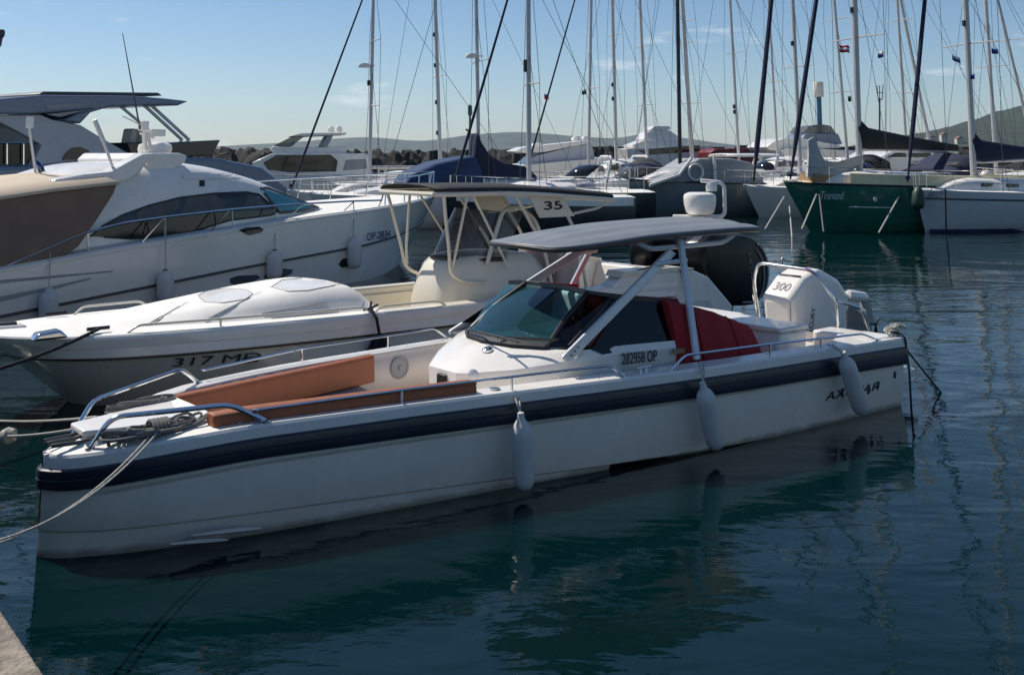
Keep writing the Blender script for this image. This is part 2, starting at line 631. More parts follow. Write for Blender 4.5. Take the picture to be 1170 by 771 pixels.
def water_material():
    m = bpy.data.materials.new('sea water')
    m.use_nodes = True
    t = m.node_tree
    b = t.nodes['Principled BSDF']
    b.inputs['Base Color'].default_value = (0.0001, 0.0108, 0.0120, 1)
    b.inputs['Roughness'].default_value = 0.035
    b.inputs['IOR'].default_value = 1.33
    tc = t.nodes.new('ShaderNodeTexCoord')

    def wave(scale, detail, rot, sx, sy, dist):
        mpn = t.nodes.new('ShaderNodeMapping')
        mpn.inputs['Rotation'].default_value = (0, 0, R(rot))
        mpn.inputs['Scale'].default_value = (sx, sy, 1)
        t.links.new(tc.outputs['Object'], mpn.inputs['Vector'])
        n = t.nodes.new('ShaderNodeTexNoise')
        n.inputs['Scale'].default_value = scale
        n.inputs['Detail'].default_value = detail
        n.inputs['Roughness'].default_value = 0.5
        n.inputs['Distortion'].default_value = dist
        t.links.new(mpn.outputs['Vector'], n.inputs['Vector'])
        return n.outputs['Fac']

    def math_(op, a, bb):
        k = t.nodes.new('ShaderNodeMath')
        k.operation = op
        for i, x in enumerate((a, bb)):
            if isinstance(x, (int, float)):
                k.inputs[i].default_value = x
            else:
                t.links.new(x, k.inputs[i])
        return k.outputs[0]
    big = wave(0.9, 3, 12, 0.55, 1.0, 0.4)
    mid = wave(2.4, 4, -8, 0.5, 1.0, 0.6)
    small = wave(9.0, 3, 20, 0.6, 1.0, 0.3)
    patch = wave(0.16, 3, 30, .6, 1, 0.5)           # gusts: some patches are smoother
    pm = t.nodes.new('ShaderNodeMapRange')
    pm.inputs['From Min'].default_value = 0.35
    pm.inputs['From Max'].default_value = 0.65
    pm.inputs['To Min'].default_value = 0.22
    pm.inputs['To Max'].default_value = 1.25
    t.links.new(patch, pm.inputs['Value'])
    h = math_('ADD', math_('MULTIPLY', big, 0.085), math_('ADD', math_('MULTIPLY', mid, 0.023), math_('MULTIPLY', small, 0.0036)))
    h = math_('MULTIPLY', h, pm.outputs['Result'])
    bm = t.nodes.new('ShaderNodeBump')
    bm.inputs['Strength'].default_value = 0.55
    bm.inputs['Distance'].default_value = 1.0
    t.links.new(h, bm.inputs['Height'])
    t.links.new(bm.outputs['Normal'], b.inputs['Normal'])
    return m


WATER = water_material()
mb = MB()
mb.poly([(-9000, -300, 0), (9000, -300, 0), (9000, 7600, 0), (-9000, 7600, 0)])
struct(mb.build('sea_water', WATER, flat=True))

HILLM = mat('scrub covered hill', (0.055, 0.065, 0.045), 0.95, var=0.5, scale=0.012)
NEARHILL = mat('wooded hill', (0.022, 0.034, 0.022), 0.95, var=0.5, scale=0.05)


def hill(name, line, Y, depth, m, seed, rough=0.03):
    """a ridge: skyline points in photo pixels at distance Y; falls to the sea in front and behind"""
    rnd = random.Random(seed)
    xs = [p[0] for p in line]
    f = tab(xs, [p[1] for p in line])
    secs = []
    N = 90
    for i in range(N + 1):
        px = xs[0] + (xs[-1] - xs[0]) * i / N
        p = aty(px, f(px), Y)
        hgt = max(p[2], 2)
        sec = []
        for k in range(13):
            t = k / 12
            y = Y - depth + 2 * depth * t
            prof = math.sin(math.pi * min(max(t, 0.0), 1.0)) ** 1.2
            j = (rnd.random() - 0.5) * rough * hgt * (1 if 0 < k < 12 else 0)
            sec.append((p[0] * (1 + (y - Y) / Y * 0.0), y, -3 + (hgt + 3) * prof + (j if k != 6 else j * 0.3)))
        secs.append(sec)
    return struct(MB().loft(secs).build(name, m, ang=80))


hill('far_hills', [(60, 175), (180, 172), (240, 168), (330, 163), (420, 157), (480, 161), (540, 154), (590, 151), (625, 153), (660, 156),
                   (700, 158), (745, 152), (775, 157), (830, 165), (900, 172), (990, 175)], 6000, 900, HILLM, 3)
hill('near_hill', [(930, 176), (985, 168), (1030, 157), (1075, 149), (1110, 141), (1150, 128), (1185, 116), (1260, 98), (1340, 92), (1450, 110), (1600, 150)],
     1500, 380, NEARHILL, 5, rough=0.05)

# stone breakwater across the harbour mouth
STONE = mat('breakwater stone', (0.032, 0.030, 0.028), 0.95, var=0.55, scale=1.1, bump=0.8, bscale=3)
EARTH = mat('rust coloured wall', (0.10, 0.055, 0.035), 0.9, var=0.3, scale=0.5)
bw_ = thing('breakwater', 'long dark stone breakwater across the background behind the moored boats', 'breakwater', loc=(0, 125, 0))
rnd = random.Random(11)
cells = [(rnd.uniform(-112, 122), rnd.uniform(-7, 1), rnd.uniform(-.45, .45), rnd.uniform(-.5, .5), rnd.uniform(-.5, .5)) for _ in range(2600)]
buckets = {}
for c in cells:
    buckets.setdefault(int(c[0] // 2), []).append(c)
secs = []
for i in range(690):                        # every rock a tilted facet of the slope
    x = -110 + i * 0.335
    top = 3.3 + 0.2 * math.sin(x * 0.13)
    near_cells = [c for k in (-1, 0, 1) for c in buckets.get(int(x // 2) + k, [])]
    sec = []
    for j in range(20):
        y = -7 + j * .37
        h = -1.2 + (top + 1.2) * min((y + 7) / 5.8, 1)
        if near_cells:
            c = min(near_cells, key=lambda q: (q[0] - x) ** 2 + (q[1] - y) ** 2)
            h += c[2] + c[3] * (x - c[0]) * .8 + c[4] * (y - c[1]) * .8
        sec.append((x, y, h))
    sec += [(x, 2.5, top), (x, 6, -.6)]
    secs.append(sec)
MB().loft(secs).build('rock_slope', STONE, bw_, ang=20)
mb = MB()
for a, b in ((8, 45), (52, 90)):
    mb.box(((a + b) / 2, -0.9, 3.3), (b - a, 0.4, 1.1))
mb.build('parapet', EARTH, bw_, bevel=0.05)

# quay corner the photographer stands by
QUAY = mat('weathered quay stone', (0.20, 0.17, 0.135), 0.94, var=0.5, scale=7, bump=1.0, bscale=30, dirt=0.55, dirtcol=(0.5, 0.42, 0.33))
qz = 1.25
qa, qb = atz(0, 690, qz), atz(55, 771, qz)
d = (qb - qa) / np.linalg.norm(qb - qa)
n_ = np.array([d[1], -d[0], 0])
if n_[0] > 0:
    n_ = -n_
p1, p2 = qa - d * 9, qb + d * 7
mb = MB()
ol = [p1[:2], p2[:2], (p2 + n_ * 9)[:2], (p1 + n_ * 9)[:2]]
mb.prism(ol, 'z', -1.5, qz)
q = mb.build('quay', QUAY, bevel=0.03, seg=3)
struct(q)
# ---------------------------------------------------------------- fenders, ropes: things of their own
def fender(fr, top, bot, v, r, tie, label, group, m=FENDER, ropem=ROPE, rope_r=0.008, v2=None, cap=None):
    """hung on the boat side: top/bottom in photo pixels on the plane v; tie: pixel where its lanyard is made fast"""
    a, b = fr.V(*top, v), fr.V(*bot, v if v2 is None else v2)
    L = np.linalg.norm(b - a)
    root = thing('fender', label, 'fender', loc=fr.wor(a))
    root.rotation_euler = (0, 0, fr.a)
    if group:
        root['group'] = group
    d = (b - a)
    prof = [(0.0, 0), (r * .32, 0.0), (r * .36, .03 * L), (r * .42, .07 * L), (r * .75, .12 * L), (r * .95, .19 * L), (r, .27 * L), (r, .78 * L), (r * .95, .86 * L), (r * .8, .93 * L), (r * .5, .975 * L), (0, L)]
    MB().lathe(prof, (0, 0, 0), d, 22).build('fender_body', m, root, ang=60)
    MB().lathe([(r * .2, -.035 * L), (r * .3, -.03 * L), (r * .34, .02 * L), (r * .2, .03 * L)], (0, 0, 0), d, 12).build('eyelet', cap or m, root, ang=60)
    mb = MB()
    for tx, ty, tv in tie:
        p = fr.V(tx, ty, tv) - a
        mb.tube([(0, 0, .0), lerp((0, 0, 0), p, .5) + np.array([0, -.012, 0]), p], rope_r, 6)
    mb.build('lanyard', ropem, root)
    return root
# ================================================================ the white day cruiser in front
M = Frame(atz(42, 636, 0), 39.5)
mz = tab([0, .1, .3, .6, 1.0, 1.5, 2.6, 3.87, 5.86, 7.2, 9.35], [.74, .745, .768, .80, .835, .865, .87, .86, .85, .84, .80])
nb = tab([0, .03, .1, .3, .6, 1.0, 1.5, 2.6, 3.87, 5.86, 7.2, 9.35], [0.02, .08, .18, .34, .48, .61, .74, .95, 1.16, 1.49, 1.63, 1.74])
fb_ = tab([0, .03, .1, .3, .6, 1.0, 1.6, 2.5, 3.6, 4.8, 7, 9.35], [0.02, .08, .17, .36, .59, .83, 1.08, 1.28, 1.42, 1.53, 1.65, 1.72])
ML = 9.35
VC = -0.05


def MH(px, py, h=0.0):
    """pixel -> boat point at height h over the sheer"""
    z = .85 + h
    for _ in range(12):
        p = M.Z(px, py, z)
        z = mz(p[0]) + h
    return p


boat = thing('motorboat', 'long white day cruiser in front with grey roof, navy rub rail and tan bow cushions', 'motorboat', M)
zc = tab([0, 1.5, 3.0, 4.8, 7, 9.35], [.20, .18, .13, .06, .0, -.04])
wlb = tab([0, .02, .06, .14, .3, .6, 1.0, 1.5, 2.6, 3.72, 5.84, 9.35], [.005, .09, .17, .26, .35, .45, .53, .62, .86, 1.1, 1.42, 1.6])


def step(u):
    s = 0
    if 4.86 <= u < 5.7:
        s = .17 * (1 - (u - 4.86) / .84)
    if 6.31 <= u < 7.1:
        s = .15 * (1 - (u - 6.31) / .79)
    return s


us = sorted(set([0, .01, .02, .04, .06, .09, .14, .2, .3, .42, .6, .8, 1.0, 1.25, 1.5] + [1.5 + i * .25 for i in range(32)] + [4.85, 4.86, 6.3, 6.31, ML]))
us = [u for u in us if u <= ML]


def hull_side(u, b, sg):
    z = mz(u)
    c = max(b * .97 - .05, b * .8)
    wl = min(c - .01, b * .93) if u < .3 else c - .03
    s = step(u)
    pts = [(b, z - .10), (b - .004, z - .285), (b - .03 * min(u / .3, 1), z - .32), ((b + c) / 2 + .01, (z - .33 + zc(u)) / 2), (c, zc(u)), (c - .025 - .3 * s, zc(u) - .02), (wl - .02 - s, -.03 + .05 * (s > .02)), (wl * .8 - s, -.2), (0, -.5)]
    return [(u, sg * v, zz) for v, zz in pts]


mb = MB()
secs = []
for u in us:
    a = hull_side(u, nb(u), -1)
    b = hull_side(u, fb_(u), 1)
    secs.append(a + b[::-1][1:])
mb.loft(secs)
mb.add(secs[-1], [tuple(range(len(secs[-1])))])
hull_src = mb
hull = mb.build('hull', GREYGEL, boat, ang=28)
# bottom strakes that show as thin wedges low on the bow
for (x0, y0, x1, y1) in ((222, 612, 300, 604), (196, 622, 262, 617)):
    a, b = M.V(x0, y0, -.72), M.V(x1, y1, -.80)
    mb = MB()
    mb.loft([[a + np.array([0, -.0, 0]), a + np.array([0, .05, -.005]), a + np.array([0, .05, -.02])], [lerp(a, b, .6) + np.array([0, -.010, .0]), lerp(a, b, .6) + np.array([0, .06, .01]), lerp(a, b, .6) + np.array([0, .05, -.03])],
             [b + np.array([0, -.0, 0]), b + np.array([0, .05, 0]), b + np.array([0, .05, -.02])]], ring=True, caps=True)
    mb.build('spray_strake', GREYGEL, hull)

# navy rub rail, wrapped round the bow
prof = [(0.0, -.098), (.020, -.100), (.034, -.112), (.038, -.135), (.0385, -.180), (.033, -.187), (.0385, -.194), (.038, -.250), (.033, -.272), (.018, -.284), (-.01, -.286)]


def rail_sec(u, b, sg):
    k = 1 - min(u / .25, 1)
    g = .82 + .26 * u / ML
    return [(u - o * k * .9, sg * (b + o * (1 - k * .5)), mz(u) - .098 + (z + .098) * g) for o, z in prof]


uu = [u for u in us]
secs = [rail_sec(u, nb(u), -1) for u in uu[::-1]] + [rail_sec(u, fb_(u), 1) for u in uu]
MB().loft(secs).build('rub_rail', RUBBER, boat, ang=30)

# deck: foredeck plus side decks round a sunken well
def deck_edge(u, b, sg):
    z = mz(u)
    return [(u, sg * b, z - .102), (u, sg * (b - .002), z - .022), (u, sg * (b - .02), z)]


W0 = 1.22     # where the bow well starts
mb = MB()
secs = []
for u in [x for x in us if x <= W0] + [W0]:
    z = mz(u)
    n, f = nb(u), fb_(u)
    k = min(u / .3, 1)
    row = deck_edge(u, n, -1) + [(u, -max(n - .2, n * .5), z + .012), (u, -max(n - .26, n * .42), z + .035 * k), (u, VC, z + .05 * k), (u, max(f - .26, f * .42), z + .035 * k), (u, max(f - .2, f * .5), z + .012)] + deck_edge(u, f, 1)[::-1]
    secs.append(row)
mb.loft(secs)
deck = mb.build('foredeck', DECKW, boat, ang=25)
FLOOR = .38
WI = .23
for sg, fn in ((-1, nb), (1, fb_)):
    mb = MB()
    secs = []
    for u in [W0] + [x for x in us if x > W0]:
        b = fn(u)
        wi = WI if u < 8.2 else WI + (u - 8.2) * .5
        secs.append(deck_edge(u, b, sg) + [(u, sg * (b - wi + .02), mz(u) + .012), (u, sg * (b - wi), mz(u) + .002), (u, sg * (b - wi - .03), FLOOR)])
    mb.loft(secs)
    mb.build('side_deck', WHITE, boat, ang=28)
mb = MB()
secs = [[(u, -(nb(u) - WI - .03), FLOOR), (u, 0, FLOOR), (u, fb_(u) - WI - .03, FLOOR)] for u in [W0] + [x for x in us if x > W0]]
mb.loft(secs)
mb.poly([(W0, -nb(W0) + WI, FLOOR), (W0, -nb(W0) + .2, mz(W0) + .01), (W0, VC, mz(W0) + .05), (W0, fb_(W0) - .2, mz(W0) + .01), (W0, fb_(W0) - WI, FLOOR)])
mb.build('cockpit_floor', BEIGE, boat)
# liner panel along the far side, seen over the near coaming
mb = MB()
mb.loft([[(u, fb_(u) - WI - .035, FLOOR + .02), (u, fb_(u) - WI - .006, mz(u) - .01)] for u in np.linspace(W0, 6, 30)])
mb.build('inner_liner', BEIGE, boat, solid=.006)
# transom and after deck
mb = MB()
z9 = mz(ML)
mb.prism([(8.75, -1.6), (ML - .01, -1.66), (ML - .01, -.75), (8.9, -.75)], 'z', FLOOR, z9 + .02)
mb.prism([(8.55, 1.55), (ML - .01, 1.62), (ML - .01, .62), (8.7, .62)], 'z', FLOOR, z9 + .02)
mb.box((9.2, .03, .33), (.26, 1.15, .5))
mb.build('after_deck', WHITE, boat, bevel=.03)
mb = MB()
mb.prism([(ML - .02, 1.55), (ML + .62, 1.5), (ML + .68, 1.3), (ML + .68, .68), (ML - .02, .66)], 'z', .24, .33)
mb.build('swim_platform', WHITE, boat, bevel=.02)
mb = MB()
mb.prism([(ML - .02, -1.55), (ML + .62, -1.5), (ML + .68, -1.3), (ML + .68, -.62), (ML - .02, -.6)], 'z', .24, .33)
for k in range(4):
    mb.box((ML + .2 + .12 * k, -1.3, .342), (.07, .35, .02))
mb.build('swim_platform', WHITE, boat, bevel=.02)
# raised bow locker lid with its seams
mb = MB()
zf = mz(.8) + .05
mb.prism([(.25, -.12), (1.15, -.36), (1.15, .48), (.25, .2)], 'z', zf - .03, zf + .018)
lid = mb.build('locker_lid', WHITE, boat, bevel=.015, seg=3)
# recessed anchor slots at the stem
mb = MB()
for sv in (-.1, .02, .13):
    mb.box((.17, sv, mz(.17) + .052), (.28, .018, .03), rz=sv * 1.2)
mb.build('bow_roller', DARKGREY, boat, bevel=.005)

# tan coaming cushions of the bow lounge: a slim pad on the near coaming, a tall backrest slab on the far one
def pad(rows, name):
    c = MB().loft(rows, ring=True, caps=True).build(name, ORANGE, boat, bevel=.018, seg=3, ang=40)
    MB().tube([np.array(r[1]) for r in rows], .007, 5).build('piping', mat('dark tan piping', (.12, .04, .02), .6), c)
    return c


rows = []
for t in np.linspace(0, 1, 20):
    u = 1.12 + (3.42 - 1.12) * t
    b = nb(u) - .10
    z = mz(u)
    rows.append([(u, -b, z + .005), (u, -b + .012, z + .088), (u, -b + .04, z + .104), (u, -b + .13, z + .106), (u, -b + .15, z + .085), (u, -b + .15, z - .05)])
near_pad = pad(rows, 'coaming_cushion')
rows = []
v0_, v1_ = fb_(1.1) - WI - .01, fb_(3.62) - WI - .02
for t in np.linspace(0, 1, 14):
    u = 1.02 + (3.62 - 1.02) * t
    v = v0_ + (v1_ - v0_) * t
    zt2 = .875 + .005 * t
    rows.append([(u, v, .60), (u, v, zt2 - .01), (u, v - .03, zt2), (u, v - .085, zt2 - .005), (u, v - .105, zt2 - .03), (u, v - .12, .60)])
pad(rows, 'backrest_cushion')
# a locker seat below the far cushion
mb = MB()
mb.loft([[(u, fb_(u) - WI - .42 * min((u - 1.0) / .8, 1), FLOOR), (u, fb_(u) - WI - .42 * min((u - 1.0) / .8, 1), .58), (u, fb_(u) - WI - .02, .60)] for u in np.linspace(1.25, 3.4, 12)])
mb.build('bow_seat', GREYPLASTIC, boat, solid=.01)

# speaker in the far liner
c = np.array([4.02, fb_(4.02) - WI - .035, .68])
mb = MB()
mb.lathe([(.0, 0), (.115, 0), (.12, .012), (.10, .02), (.09, .012), (.03, .014), (.02, .03), (0, .03)], c, (0, -1, 0), 24)
mb.build('speaker', GREYPLASTIC, boat)

# console / half cabin
CABZ = 1.05
# half plan at the shoulder: (u, v, z); the far side is mirrored about VC
sh = [(3.70, -.28, .895), (3.77, -.36, .895), (4.10, -.68, .935), (4.42, -.90, .985), (4.75, -.985, 1.03), (5.3, -1.0, 1.035), (6.12, -1.05, 1.005)]
wb = [(4.22, -.05, 1.095), (4.25, -.16, 1.095), (4.31, -.42, 1.09), (4.5, -.70, 1.085), (4.78, -.93, 1.075), (5.3, -.975, 1.05), (6.12, -1.03, 1.02)]


def mir(p):
    return (p[0], 2 * VC - p[1], p[2])


lower, mid2, upper = [], [], []
shf = [mir(p) for p in sh[::-1]] + sh
wbf = [mir(p) for p in wb[::-1]] + wb
low = [(p[0] + .03, VC + (p[1] - VC) * .97, FLOOR + .01) for p in shf]
hood = [lerp(a, b, .5) + np.array([0, 0, .028]) for a, b in zip(shf, wbf)]
sh2 = [(p[0] - .0, VC + (p[1] - VC) * 1.012, p[2] - .03) for p in shf]
cab_src = mb = MB()
mb.loft([low, sh2, shf, hood, wbf])
mb.poly([wbf[0], wbf[-1], low[-1], low[0]])
cab = mb.build('console', WHITE, boat, ang=22)
# dark companionway slot in the front face, bow locker seam, nav light
mb = MB()
mb.prism([(VC - .08, .46), (VC + .06, .46), (VC + .055, .85), (VC - .085, .85)], 'u', 3.672, 3.76)
mb.build('front_vent', BLACK, cab, bevel=.004)
for px, py, r_, m_ in ((541, 428, .05, ALU), (670, 436, .045, ALU)):
    a, nrm = hit_on(M, cab_src, px, py)
    MB().lathe([(0, 0), (r_, .0), (r_ * 1.04, .012), (r_ * .8, .016), (r_ * .55, .022), (0, .024)], a - nrm * .004, nrm, 20).build('nav_light', m_, cab)
mb = MB().lathe([(0, -.0), (.055, 0), (.055, .02), (.035, .035), (0, .037)], hit_on(M, cab_src, 557, 401)[0], (-.2, 0, 1), 18)
mb.build('deck_light', CHROME, cab)

# windscreen
B0 = [mir(wb[3]), mir(wb[2]), (4.2, VC, 1.1), wb[2], wb[3]]
T0 = [(5.2, .72, 1.54), (5.25, .42, 1.555), (5.27, VC, 1.56), (5.25, -.30, 1.555), (5.2, -.56, 1.55)]
mb = MB()
mb.loft([[np.array(p) + np.array([.02, 0, .02]) for p in B0], [lerp(a, b, .5) + np.array([-.05, 0, .02]) for a, b in zip(B0, T0)], T0])
ws = mb.build('windscreen', GLASS_CLEAR, boat, ang=60)
for sg in (0, 1):
    f = (lambda p: p) if sg == 0 else mir
    side = [wb[3], (4.80, -.935, 1.085), (5.36, -.815, 1.525), (5.2, -.56, 1.55)]
    MB().poly([np.array(f(p)) + np.array([0, 0, .015]) for p in side]).build('side_windscreen', GLASS_DARK, boat)
    MB().tube([f(wb[3]), lerp(f(wb[3]), f((5.2, -.56, 1.55)), .5) + np.array([-.03, 0, .02]), f((5.2, -.56, 1.55))], .028, 8).build('pillar', BLACK, ws)
top = [mir((6.2, -.86, 1.40)), mir((5.36, -.825, 1.53))] + T0[:] + [(5.36, -.825, 1.53), (6.2, -.86, 1.40)]
mb = MB()
secs = []
for p in top:
    p = np.array(p)
    secs.append([p + np.array(o) for o in ((-.03, 0, -.02), (.05, 0, -.02), (.06, 0, .02), (-.02, 0, .03))])
mb.loft(secs, ring=True, caps=True)
mb.build('header_frame', BLACK, ws, bevel=.006)
base = [np.array(p) + np.array([-.0, 0, .006]) for p in wbf[3:-3]]
secs = [[p + np.array([-.035, 0, -.008]), p + np.array([-.03, 0, .02]), p + np.array([.04, 0, .055]), p + np.array([.05, 0, 0])] for p in base]
MB().loft(secs, ring=True, caps=True).build('windscreen_base', BLACK, ws)
# wipers
for px0, py0, pts in ((590, 389, ((535, 381), (562, 384), (592, 391))), (634, 392, ((572, 394), (592, 387), (634, 389)))):
    mb = MB()
    q = [M.Z(*p, 1.19) for p in pts]
    q[0] = M.Z(*pts[0], 1.13)
    mb.tube([q[0], q[0] + np.array([.0, 0, .03]), q[1], q[2]], .011, 6)
    mb.tube([lerp(q[1], q[2], -.6) + np.array([0, 0, .012]), lerp(q[1], q[2], 1.1) + np.array([0, 0, .012])], .006, 6)
    mb.build('wiper', BLACK, boat)
# inside: dash, wheel, seats
mb = MB()
mb.prism([(4.45, 1.06), (4.95, 1.10), (5.1, 1.02), (5.1, .55), (4.45, .8)], 'v', -.8, .85)
mb.build('dashboard', DARKGREY, boat, bevel=.03)
mb = MB()
ring = [np.array([5.16 + .06 * math.sin(a), -.35 + .19 * math.cos(a), 1.12 + .18 * math.sin(a)]) for a in np.linspace(0, 2 * math.pi, 25)]
mb.tube(ring, .014, 6)
mb.tube([ring[0], ring[12]], .01, 6)
mb.tube([ring[6], ring[18]], .01, 6)
mb.build('steering_wheel', BLACK, boat)
for sv in (-.55, .55):
    mb = MB()
    mb.box((5.75, sv, .72), (.45, .48, .66))
    mb.box((5.93, sv, 1.16), (.12, .48, .5), ry=.15)
    mb.build('helm_seat', BEIGE, boat, bevel=.06, seg=3)

# cabin sides: window band, white sill, red canvas behind it
def side_panel(px, v, th, name, m, parent, both=True, bevel=0.0, tilt=.38):
    pl = []
    for x, y in px:
        p = M.V(x, y, v)
        for _ in range(8):
            p = M.V(x, y, v + tilt * (p[2] - 1.02))
        pl.append(p)
    out = []
    for far in ((0, 1) if both else (0,)):
        f = (lambda p: np.array(p)) if not far else (lambda p: np.array(mir(p)))
        n = len(pl)
        vs = [f(p) for p in pl] + [f(p + P(0, th, 0)) for p in pl]
        out.append(MB().add(vs, [tuple(range(n)), tuple(range(2 * n - 1, n - 1, -1))] + [(i, (i + 1) % n, n + (i + 1) % n, n + i) for i in range(n)]).build(name, m, parent, bevel=bevel))
    return out


side_panel([(676, 399), (712, 343), (745, 345), (768, 347), (774, 353), (782, 394), (700, 403), (688, 405)], -1.0, .02, 'side_window', GLASS_DARK, boat)
side_panel([(674, 396), (712, 339), (700, 338), (650, 394)], -.985, .015, 'window_post', BLACK, boat)
side_panel([(712, 339), (772, 344), (777, 353), (783, 396), (785, 396), (779, 350), (774, 341), (712, 337)], -1.012, .03, 'window_rim', RED, boat)
# red canvas cover over the after cockpit, sagging between its edges
A = [M.V(771, 343, -1.02), M.V(868, 374, -1.05)]
mb = MB()
ul = np.linspace(6.02, 7.42, 12)
zt_ = tab([6.0, 6.7, 7.3, 7.42], [1.45, 1.28, 1.08, 1.04])
secs = []
for i, u in enumerate(ul):
    hw = 1.06 + .02 * math.sin(i * 2.3)
    z1 = zt_(u)
    b0 = .62 if u < 7.6 else .62
    secs.append([(u, VC - hw - .02, b0), (u, VC - hw + .05, (b0 + z1) / 2), (u, VC - hw + .15, z1 - .04), (u, VC - hw + .2, z1), (u, VC - .5, z1 - .035 - .012 * math.sin(i * 1.9)), (u, VC, z1 - .05), (u, VC + .5, z1 - .015), (u, VC + hw - .2, z1), (u, VC + hw - .15, z1 - .04), (u, VC + hw + .02, b0)])
mb.loft(secs, caps=True)
cv = mb.build('canvas_cover', RED, boat, ang=50)
for i_ in (3, 8):
    MB().tube([np.array(p) + P(0, 0, .004) for p in secs[i_]], .007, 5).build('canvas_seam', mat('red thread', (.09, .004, .007), .9), cv)
for i_ in range(0, 12, 2):
    MB().lathe([(0, 0), (.014, 0), (.012, .006), (0, .008)], np.array(secs[i_][0]) + P(0, -.004, .05), (0, -1, 0), 10).build('snap_button', CHROME, cv)
# white cabin side below the window is part of the console; registration marks on it
up = np.array([0, 0, 1])
text('lettering', '282958 OP', M.V(711, 417, -1.045), M.V(751, 412.5, -1.055), up, .112, DECAL, boat, bold=.012)
side_panel([(769, 399), (783, 397), (783, 403), (769, 405)], -1.062, .004, 'name_plate', WOOD, boat, both=False)

# T-top roof: crowned, with long ridges and a black edge
RZ = 2.03
RC = -.08
rn = tab([4.66, 4.70, 4.80, 5.1, 6.0, 7.2, 7.85, 8.02], [.42, .53, .60, .65, .72, .74, .70, .58])
secs, edge = [], []
ru = [4.66, 4.68, 4.70, 4.75, 4.80, 4.92] + list(np.linspace(5.1, 7.65, 14)) + [7.8, 7.9, 7.98, 8.02]
rz = tab([4.66, 5.0, 5.45, 6.0, 6.6, 7.2, 8.02], [2.03, 2.04, 2.065, 2.10, 2.11, 2.115, 2.10])
for u in ru:
    hw = rn(u)
    zb = rz(u) + .02
    row = []
    for j in range(25):
        s = -1 + 2 * j / 24
        rid = .010 * math.cos(s * math.pi * 5) * (1 - s ** 4) * min((u - 4.64) / .6, 1)
        row.append((u - .06 * (1 - s * s) * max(1 - (u - 4.66) / 1.2, 0), RC + hw * s, zb + .085 * (1 - abs(s) ** 2.4) * min((u - 4.55) / .6, 1, max((8.2 - u) / .5, .3)) + rid))
    secs.append(row)
mb = MB()
mb.loft(secs)
roof = mb.build('roof', ROOFG, boat, ang=50)
k = roof.modifiers.new('solid', 'SOLIDIFY')
k.thickness = .035
k.offset = -1
rim = [r[0] for r in secs] + secs[-1][1:] + [r[-1] for r in secs[::-1]][1:] + secs[0][::-1][1:]
mb = MB()
mb.tube([np.array(p) + np.array([0, 0, -.03]) for p in rim], .024, 6)
mb.build('edge_trim', BLACK, roof)
# frame
for far in (0, 1):
    f = (lambda p: np.asarray(p, float)) if not far else (lambda p: np.array(mir(p)))
    mb = MB()
    secs = []
    a, b = P(4.48, -.985, 1.02), M.V(768, 287, -.70)
    for t in (0, .02, 1):
        p = lerp(a, b, t)
        k = .5 if t == 0 else 1
        secs.append([f(p + np.array(o) * k) for o in ((-.055, -.02, .03), (-.055, .02, .03), (.055, .02, -.03), (.055, -.02, -.03))])
    mb.loft(secs, ring=True, caps=True)
    mb.build('front_strut', ALU, boat, bevel=.012)
    mb = MB()
    secs = []
    a, b = P(6.15, -1.22, .86), M.V(777, 273, -.70)
    for t in (0, 1):
        p = lerp(a, b, t)
        secs.append([f(p + np.array(o)) for o in ((-.04, -.025, 0), (-.04, .025, 0), (.04, .025, 0), (.04, -.025, 0))])
    mb.loft(secs, ring=True, caps=True)
    mb.build('rear_strut', ALU, boat, bevel=.012)
    mb = MB()
    mb.tube(fillet([f(M.V(728, 277, -.68)), f(M.V(742, 284.5, -.68)), f(M.V(826, 277, -.68)), f(M.V(838, 269, -.66))], .08), .028)
    mb.build('roof_beam', ALU, boat)
    mb = MB()
    mb.tube([f(M.V(750, 302, -.77)), f(M.V(784, 297, -.77))], .026)
    mb.build('cross_brace', ALU, boat)
for k in range(3):
    MB().lathe([(0, 0), (.011, 0), (.011, .006), (0, .008)], P(4.56 + .05 * k, -1.004 + .008 * k, 1.06 + .035 * k), (0, -1, 0), 10).build('bolt', DARKGREY, boat)

# white dome, its bracket and lamp on the roof
dm = M.V(800, 249, .62)
zb = 2.13
dm = np.array([6.75, .35, zb])
for _ in range(6):
    dm = M.Z(800, 247.5, zb + .05)
mb = MB()
r = .215
mb.lathe([(0, 0), (r * .72, 0), (r * .86, .03), (r * .97, .12), (r, .2), (r * .985, .235), (r * .93, .262), (r * .7, .285), (0, .29)], dm + P(0, 0, .03), (0, 0, 1), 30)
mb.build('radar_dome', WHITE, boat, ang=40)
k = dm + P(0, 0, 0)
mb = MB()
rv = np.array([.62, -.62, 0])            # across the view, towards the stern quarter
rv = np.array([math.cos(-M.a), math.sin(-M.a), 0])
mb.tube(fillet([k - rv * .36, k + rv * .33, k + rv * .33 + P(0, 0, .44), k + rv * .02 + P(0, 0, .47)], .09), .027)
mb.box(k - rv * .05 + P(0, 0, -.02), (.6, .3, .03))
for sx in (-.2, .2):
    mb.box(k + rv * sx + P(0, 0, -.07), (.05, .25, .1))
mb.build('dome_bracket', WHITE, boat, bevel=.006)
mb = MB()
mb.lathe([(0, 0), (.07, 0), (.075, .06), (.06, .12), (0, .13)], k + rv * .16 + P(0, 0, .33), (0, 0, 1), 16)
mb.build('anchor_lamp', WHITE, boat)

